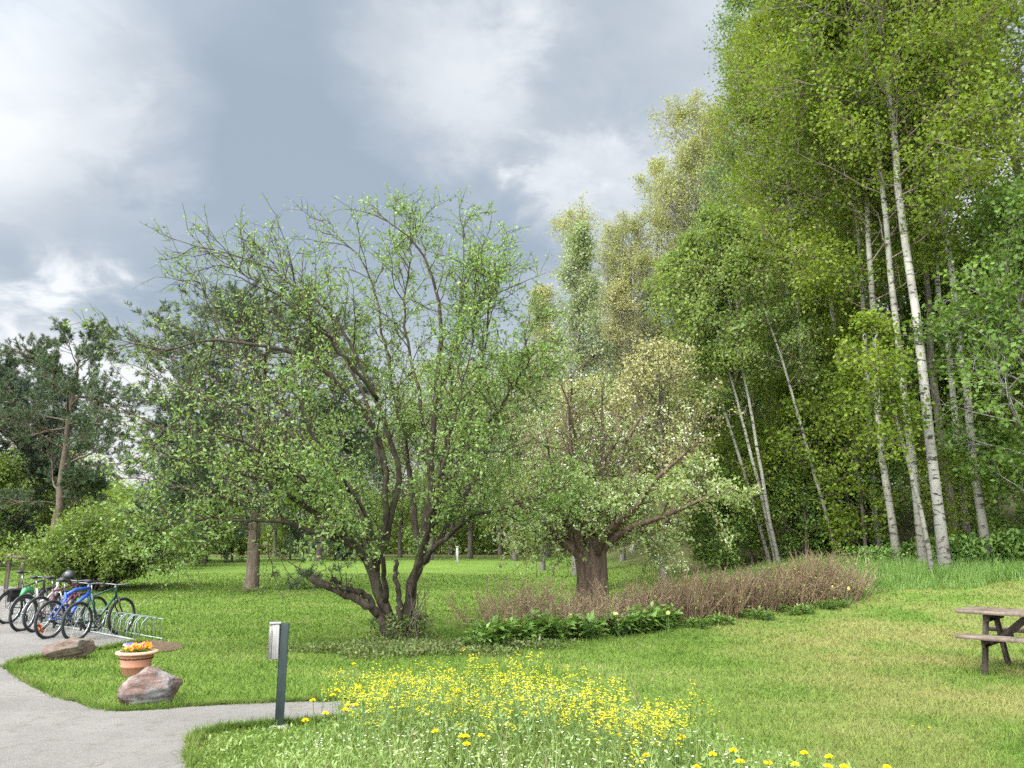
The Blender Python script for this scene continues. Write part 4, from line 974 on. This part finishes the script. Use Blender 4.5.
# ------------------------------------------------------------------ boulders, flower pot, post
def boulder(name, label, px, py, size, mat, seed, rz, cuts):
    import bmesh
    rg = np.random.default_rng(seed); bm = bmesh.new(); bmesh.ops.create_icosphere(bm, subdivisions=5, radius=1.0)
    V = np.array([v.co for v in bm.verts])
    for nrm, dd in cuts:
        nrm = np.array(nrm, float) / np.linalg.norm(nrm); e = V @ nrm - dd; V = V - np.maximum(e, 0)[:, None] * nrm * .96
    for fr, am in ((1.6, .10), (3.5, .05), (8, .040), (18, .018)):
        for q in range(4):
            k = rg.normal(size=3) * fr; V = V * (1 + am * .6 * (np.sin(V @ k + rg.uniform(0, 6.3)) if q % 2 else 1 - 2.2 * np.abs(np.sin(V @ k * .5 + rg.uniform(0, 6.3))) ** .7))[:, None]
    V = V * np.array(size) / 2; V[:, 2] += size[2] * .36
    for v, c in zip(bm.verts, V): v.co = c
    me = bpy.data.meshes.new(name); bm.to_mesh(me); bm.free(); me.materials.append(mat)
    for p in me.polygons: p.use_smooth = True
    o = link(name, me); o.location = tuple(at(px, py)); o.rotation_euler = (0, 0, rz); tag(o, label, 'boulder')
boulder('boulder', 'pink and grey angular boulder in front of the terracotta pot at the path edge', 149, 706, (.74, .52, .56), M['rock_pink'], 4, .1,
        [((-.55, -.1, .75), .52), ((.35, .1, .9), .50), ((0, -1, .12), .55), ((1, -.2, .1), .72), ((-.9, -.3, .3), .8), ((.1, -.7, -.5), .55)])
boulder('boulder', 'flat tan boulder on the lawn tip in front of the parked bicycles', 66, 660, (.84, .55, .50), M['rock_tan'], 9, -.1,
        [((-.45, -.1, .8), .42), ((.2, .1, .95), .50), ((0, -1, .25), .5), ((1, -.1, .1), .66), ((.3, -.7, -.6), .5), ((-.5, -.6, .5), .6)])
def pot():
    p = at(135, 675); t = thing('flower_pot', 'round terracotta flower pot with a pale rim on the grass tip', 'flower pot', p)
    s = 1.0
    MB().lathe([(.001, .012), (.135, .0), (.145, .01), (.165, .10), (.172, .103), (.176, .125), (.170, .13), (.196, .225), (.200, .262), (.19, .262), (.17, .2), (.001, .19)], 36).build('pot_body', M['terracotta'], t, True)
    MB().lathe([(.198, .250), (.232, .252), (.247, .262), (.250, .275), (.240, .288), (.205, .292), (.196, .285), (.192, .255)], 36).build('rim', M['terracotta_rim'], t, True)
    MB().lathe([(.001, .272), (.10, .270), (.194, .258), (.194, .20)], 24).build('soil', M['potting_soil'], t, True)
    rg = np.random.default_rng(12); k = 0
    for x, y, mat, lab in ((.03, -.06, 'petal_orange', 'orange pansy in the middle of the terracotta pot'), (.12, .02, 'petal_orange', 'orange pansy at the right of the terracotta pot'), (.05, .08, 'petal_orange', 'orange pansy at the back of the terracotta pot'),
                           (-.10, -.02, 'petal_purple', 'purple and white pansy at the left of the terracotta pot'), (-.04, .09, 'petal_purple', 'purple and white pansy at the back left of the terracotta pot'), (-.02, -.11, 'petal_orange', 'orange pansy at the front rim of the terracotta pot')):
        o = thing('pansy', lab, 'flower', p + (x, y, .262)); n = 50; S = rg.normal(size=(n, 3)) * (.035, .035, 0); S[:, 2] = rg.random(n) * .05
        MB().leaves(S, unit(rg.normal(size=(n, 3)) + [0, 0, .4]), unit(rg.normal(size=(n, 3)) * .5 + [0, 0, 1]), .04, .024, .2).build('foliage', M['leaf_plant'], o)
        for b in range(7):
            c = np.array([rg.normal() * .035, rg.normal() * .035, .05 + rg.random() * .06]); f = unit(np.array([rg.normal() * .5, -1 + rg.normal() * .3, .9]))
            u = unit(np.cross(f, [0, 0, 1.])); v = np.cross(u, f); a = np.array([.5, 1.75, 3.0, 4.1, 5.4]); D = np.cos(a)[:, None] * u + np.sin(a)[:, None] * v
            m = MB().leaves(np.repeat(c[None], 5, 0), unit(D + f * .15), np.repeat(f[None], 5, 0), .032, .034, .05); m.tube([c * [.3, .3, 0], c], .002, 4, False)
            m.build('bloom', M[mat], o)
pot()
def post():
    p = at(279, 727); t = thing('trail_post', 'dark green square post with a grey metal box, at the path edge', 'post', p, .25)
    MB().box((0, 0, .40), (.078, .07, 1.0)).build('pole', M['post_paint'], t)
    MB().box((-.083, -.012, .745), (.082, .105, .315)).build('box', M['zinc'], t)
    MB().box((-.083, -.014, .908), (.10, .122, .016)).build('lid', M['zinc'], t)
    MB().box((-.129, -.012, .74), (.010, .050, .30)).build('side_strip', M['zinc_side'], t)
    MB().box((-.083, -.070, .74), (.030, .010, .29)).build('front_channel', M['zinc_side'], t)
    for z in (.66, .82): MB().tube([(-.05, 0, z), (.048, 0, z)], .007, 8).build('bolt', M['steel_dark'], t)
    MB().lathe([(.001, .022), (.075, .018), (.095, .006), (.10, -.05)], 18).build('footing', M['concrete'], t, True)
post()

# ------------------------------------------------------------------ picnic table
def picnic_table():
    a = R(-45); c = at(990, 664); t = thing('picnic_table', 'weathered grey wooden picnic table cut by the right edge of the picture', 'picnic table', (0, 0, 0), a)
    ax = np.array([math.cos(a), math.sin(a), 0]); wx = np.array([-ax[1], ax[0], 0])
    o = pt(953, 605.5, 10.5); o[2] = 0; ctr = o + ax * .95 + wx * .385; t.location = (ctr[0], ctr[1], float(hgt(ctr[0], ctr[1])))
    rg = np.random.default_rng(3)
    for k, y in enumerate(np.linspace(-.31, .31, 5)):
        e = rg.normal() * .012; MB().bar((-.95 + e, y, .735), (.95 + e, y, .735), .142, .042).build('tabletop_plank', M['grey_wood'], t)
    for sg in (-1, 1):
        for k in (0, 1): MB().bar((-.84 + rg.normal() * .012, sg * (.535 + .145 * k), .455), (.86, sg * (.535 + .145 * k), .455), .138, .042).build('seat_plank', M['grey_wood'], t)
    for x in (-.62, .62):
        for sg in (-1, 1): MB().bar((x, sg * .22, .70), (x, sg * .58, -.02), .05, .10).build('leg', M['shaded_wood'], t)
        MB().bar((x + .048, -.36, .672), (x + .048, .36, .672), .045, .085).build('top_crossbeam', M['shaded_wood'], t)
        MB().bar((x + .052, -.70, .388), (x + .052, .70, .388), .045, .095).build('seat_crossbeam', M['shaded_wood'], t)
        MB().bar((x * .92, 0, .36), (x * .30, 0, .70), .045, .085).build('brace', M['shaded_wood'], t)
picnic_table()

# ------------------------------------------------------------------ bicycles and rack
def bicycle(label, px, py, head, frame, opts=()):
    """x forward, rear hub above the given ground point"""
    p = at(px, py); t = thing('bicycle', label, 'bicycle', p, head, 'bicycles in the rack'); t.scale = (.95, .95, .95); Wr = .335; FX = 1.05
    for x in (0, FX):
        w = MB()
        rg = np.random.default_rng(1)
        for k in range(16):
            an = k * math.pi / 8; e = .03 * (1 if k % 2 else -1)
            w.tube([(x + .018 * math.cos(an + .6), e, Wr + .018 * math.sin(an + .6)), (x + .292 * math.cos(an), 0, Wr + .292 * math.sin(an))], .0016, 3, False)
        w.tube([(x, -.05, Wr), (x, .05, Wr)], .017, 10)
        wh = w.build('wheel', M['alloy'], t, True)
        MB().ring((x, 0, Wr), .318, .026, 'y', 48, 10).build('tyre', M['tyre'], wh, True)
        MB().ring((x, 0, Wr), .291, .011, 'y', 48, 6).build('rim', M['alloy'], wh, True)
        if x == 0: MB().ring((x, -.045, Wr), .045, .010, 'y', 20, 6).ring((x, -.040, Wr), .030, .012, 'y', 16, 6).build('cassette', M['steel_dark'], wh, True)
        if 'reflector' in opts and x == 0:
            for an in (3.5, 3.95): MB().bar((x + .24 * math.cos(an) - .045, 0, Wr + .24 * math.sin(an) + .03), (x + .24 * math.cos(an) + .045, 0, Wr + .24 * math.sin(an) - .03), .012, .055).build('spoke_reflector', M['reflector'], wh)
    bb = (.43, 0, .30); st = (.27, 0, .80); hd = (.83, 0, .86); hb = (.87, 0, .70); f = MB(); fat = .026 if 'fat' in opts else .019
    step = 'step' in opts
    f.tube([bb, st], .018, 10); f.tube([(hd[0] - .01, 0, hd[2] + .03), hb], .023, 10)
    if step: f.tube([(.36, 0, .52), (.55, 0, .56), (.84, 0, .80)], fat, 10); f.tube([bb, (.58, 0, .42), (.86, 0, .73)], fat * 1.2, 10)
    elif 'fat' in opts: f.tube([(.29, 0, .74), (.52, 0, .83), (.83, 0, .84)], .03, 12); f.tube([bb, (.60, 0, .60), (.86, 0, .74)], .032, 12); f.tube([(.30, 0, .68), (.45, 0, .78)], .02, 8)
    else: f.tube([(.285, 0, .75), hd], fat, 10); f.tube([bb, (.86, 0, .73)], fat * 1.15, 10)
    for y in (-.055, .055):
        f.tube([bb, (.2, y, .318), (0, y, Wr)], .010, 6); f.tube([(.30, y * .4, .70), (.16, y, .56), (0, y, Wr)], .009, 6)
    f.build('frame', M[frame], t, True)
    k = MB()
    for y in (-.055, .055): k.tube([(.875, y, .68), (.93, y, .52), (FX, y, Wr)], [.016, .014, .010], 8)
    k.tube([(.875, -.06, .68), (.875, .06, .68)], .018, 8); k.build('fork', M['bike_black' if frame in ('bike_green', 'bike_black') else frame], t, True)
    h = MB(); opts = tuple(opts) + ('blackbar',); top = .93 if 'tall' in opts else .885
    h.tube([(.822, 0, .88), (.805, 0, top), (.86, 0, top + .03)], .014, 8)
    h.tube([(.79, -.28, top + .05), (.85, -.15, top + .045), (.87, 0, top + .03), (.85, .15, top + .045), (.79, .28, top + .05)], .012, 8)
    hb_ = h.build('handlebar', M['steel_dark' if 'blackbar' in opts else 'alloy'], t, True)
    for y in (-1, 1):
        MB().tube([(.805, y * .235, top + .05), (.77, y * .32, top + .052)], .018, 8).build('grip', M['black_plastic'], hb_, True)
        MB().tube([(.83, y * .22, top + .04), (.87, y * .30, top + .02)], .006, 5).build('brake_lever', M['steel_dark'], hb_, True)
    sh = 1.05 if 'highsaddle' in opts else 1.0
    MB().tube([st, (.24, 0, sh - .03)], .013, 8).build('seat_post', M['alloy'], t, True)
    sd = MB(); rows = []
    for x, hw, z, th in ((.10, .045, .022, .012), (.13, .078, .030, .040), (.18, .074, .018, .044), (.25, .036, .008, .026), (.32, .022, .006, .022), (.375, .014, .002, .012)):
        rows.append([(x, hw * math.cos(q), sh + z + (th if math.sin(q) < 0 else th * .6) * math.sin(q)) for q in np.arange(10) * 2 * math.pi / 10])
    V = np.array(rows); sd.add(V.reshape(-1, 3), [[i * 10 + q, i * 10 + (q + 1) % 10, (i + 1) * 10 + (q + 1) % 10, (i + 1) * 10 + q] for i in range(5) for q in range(10)])
    sd.add(V[0], [[0, 1, 2, 3], [0, 3, 4, 5], [0, 5, 6, 7], [0, 7, 8, 9]]); sd.build('saddle', M['black_plastic'], t, True)
    c = MB(); c.ring((bb[0], -.055, bb[2]), .088, .007, 'y', 28, 6); c.ring((bb[0], -.055, bb[2]), .05, .006, 'y', 20, 6)
    for s in (-1, 1): c.tube([(bb[0], s * .065, bb[2]), (bb[0] + .12 * s, s * .085, bb[2] - .12 * s)], .010, 6)
    c.tube([(bb[0], -.08, bb[2]), (bb[0], .08, bb[2])], .018, 10)
    cr = c.build('crankset', M['steel_dark'], t, True)
    for s in (-1, 1): MB().box((bb[0] + .12 * s, s * .135, bb[2] - .12 * s), (.085, .09, .024)).build('pedal', M['black_plastic'], cr)
    MB().tube([(bb[0], -.052, bb[2] + .088), (0, -.048, Wr + .045)], .005, 4).tube([(bb[0], -.052, bb[2] - .088), (.04, -.048, .20), (0, -.048, Wr - .045)], .005, 4).build('chain', M['steel_dark'], t)
    MB().box((.035, -.062, .235), (.035, .022, .11)).build('derailleur', M['steel_dark'], t)
    if 'mudguard' in opts:
        MB().ring((0, 0, Wr), .355, .018, 'y', 20, 6, (.3, 2.9)).build('rear_mudguard', M['bike_black'], t, True); MB().ring((FX, 0, Wr), .355, .018, 'y', 20, 6, (.5, 2.6)).build('front_mudguard', M['bike_black'], t, True)
    if 'carrier' in opts:
        m = MB()
        for y in (-.06, .06): m.tube([(-.2, y, .72), (.26, y, .72)], .007, 6); m.tube([(-.02, y * 1.1, Wr), (-.08, y, .72)], .006, 6)
        for x in (-.2, -.05, .1): m.tube([(x, -.06, .72), (x, .06, .72)], .006, 6)
        m.build('carrier', M['steel_dark'], t, True)
    if 'shock' in opts: MB().tube([(.40, 0, .52), (.30, 0, .60)], .030, 12).build('shock_absorber', M['steel_dark'], t, True)
    return t, p
def rot2(p, head, v): return p + np.array([math.cos(head) * v[0] - math.sin(head) * v[1], math.sin(head) * v[0] + math.cos(head) * v[1], v[2]])
def bikes():
    H = R(77)
    t, pb = bicycle('black bicycle at the left end of the row with a pannier over its rear wheel', 7, 624, H, 'bike_black', ('mudguard', 'carrier', 'blackbar', 'highsaddle'))
    t, ps = bicycle('silver-framed bicycle with a low step-through frame, second from the left', 21, 631.5, H + .06, 'bike_silver', ('step', 'tall', 'mudguard'))
    t, pm = bicycle('magenta bicycle half hidden between the silver and the blue bicycle', 36, 632.5, H - .05, 'bike_magenta', ('blackbar',))
    t, pl = bicycle('bright blue bicycle with a thick curved frame and orange wheel reflectors', 48, 639, H - .02, 'bike_blue', ('fat', 'reflector', 'shock'))
    t, pg = bicycle('dark green bicycle at the right end of the row, its front wheel in the rack', 75, 641.5, H - .04, 'bike_green', ('blackbar',))
    # pannier, bag and helmet
    o = thing('pannier_bag', 'black pannier bag on the leftmost bicycle', 'bag', rot2(pb, H, (-.04, -.13, .42)), H); MB().box((0, 0, .13), (.25, .10, .22)).build('bag_body', M['black_plastic'], o); MB().box((0, -.01, .25), (.26, .12, .03)).build('flap', M['bike_black'], o)
    o = thing('saddle_cover', 'bright green saddle cover bag on the carrier beside the silver bicycle', 'bag', rot2(ps, H, (.14, .12, .66)), H); MB().tube([(-.12, 0, -.05), (-.05, 0, .06), (.08, 0, .08), (.16, 0, -.02)], [.03, .06, .06, .03], 10).build('bag_body', M['bright_green'], o, True); MB().tube([(-.05, -.02, .11), (0, -.02, .16), (.06, -.02, .12)], .008, 5).build('strap', M['black_plastic'], o, True)
    o = thing('cycle_helmet', 'dark round cycle helmet hanging on the handlebar of the silver bicycle', 'helmet', rot2(ps, H + .06, (.80, -.22, .93)), 1.1)
    MB().lathe([(.001, .145), (.05, .138), (.09, .11), (.115, .06), (.118, .015), (.108, .0), (.10, .02), (.06, .10), (.001, .12)], 20).build('shell', M['bike_black'], o, True)
    for y in (-.045, 0, .045): MB().ring((0, y, .012), math.sqrt(.128 ** 2 - y * y * 2.2), .010, 'y', 14, 5, (.25, 2.9)).build('rib', M['post_paint'], o, True)
    MB().tube([(-.04, -.10, .01), (0, -.06, -.13), (.04, .10, .01)], .005, 5).build('strap', M['black_plastic'], o, True)
    # rack
    A, B = at(24, 618), at(151, 641.5); d = B - A; L = np.linalg.norm(d); rz = math.atan2(d[1], d[0])
    t = thing('bicycle_rack', 'long low grey steel bicycle rack with slanting hoops at the pavement edge', 'bicycle rack', A, rz)
    for y in (-.17, .19): MB().tube([(0, y, .025), (L, y, .025)], .016, 8).build('base_rail', M['rack_steel'], t, True)
    MB().tube([(.05, .19, .34), (L - .02, .19, .34)], .010, 8).build('top_rail', M['rack_steel'], t, True)
    n = int(L / .15)
    for i in range(n):
        x = .08 + i * (L - .2) / (n - 1); e = .05 if i % 2 else -.03
        MB().tube([(x, -.17, .03), (x + e, -.14, .30), (x + e, -.06, .385), (x + e + .01, .06, .385), (x + e + .01, .15, .33), (x + .02, .19, .03)], .0085, 7).build('hoop', M['rack_steel'], t, True)
bikes()

# ------------------------------------------------------------------ wooden frame at the left edge and a marker post across the lawn
def wooden_frame():
    a, b = base(5, 23.6), base(19, 23.6); d = b - a; L = np.linalg.norm(d); t = thing('wooden_frame', 'small frame of two wooden posts under one plank at the left picture edge', 'frame', a)
    for x in (0, L): MB().box((x, 0, .50), (.09, .09, 1.16)).build('post', M['grey_wood'], t)
    MB().box((L / 2, -.002, 1.12), (L + .2, .14, .08)).build('top_plank', M['grey_wood'], t)
wooden_frame()
p = base(457, 44); t = thing('marker_post', 'short pale marker post on the far side of the lawn behind the apple tree', 'post', p); MB().box((0, 0, .38), (.14, .14, .9)).build('pole', M['white_post'], t); MB().box((0, 0, .845), (.18, .18, .04)).build('cap', M['white_post'], t)

def far_wood():
    """the wood that closes the view beyond the lawn: one mass of leaves and stems nobody could tell apart"""
    rg = np.random.default_rng(91); n = 150000
    a = rg.uniform(-.95, .95, n); D = rg.uniform(64, 80, n); x = a * D
    top = 5.5 + 2.2 * np.sin(x * .13 + 1) + 1.4 * np.sin(x * .41) + 1.0 * np.sin(x * .9 + 2) + 4.0 * ss((x - 5) / 20)
    z = hgt(x, D) + top * rg.random(n) ** .8
    P = np.stack([x, D, z], 1) + rg.normal(size=(n, 3)) * .3
    tag(MB().leaves(P, rnd(n, rg), rnd(n, rg), rg.uniform(.25, .5, n), rg.uniform(.2, .34, n), .2).build('far_wood', M['leaf_shade']), 'far leafy wood closing the view beyond the lawn', 'wood', kind='stuff')
far_wood()
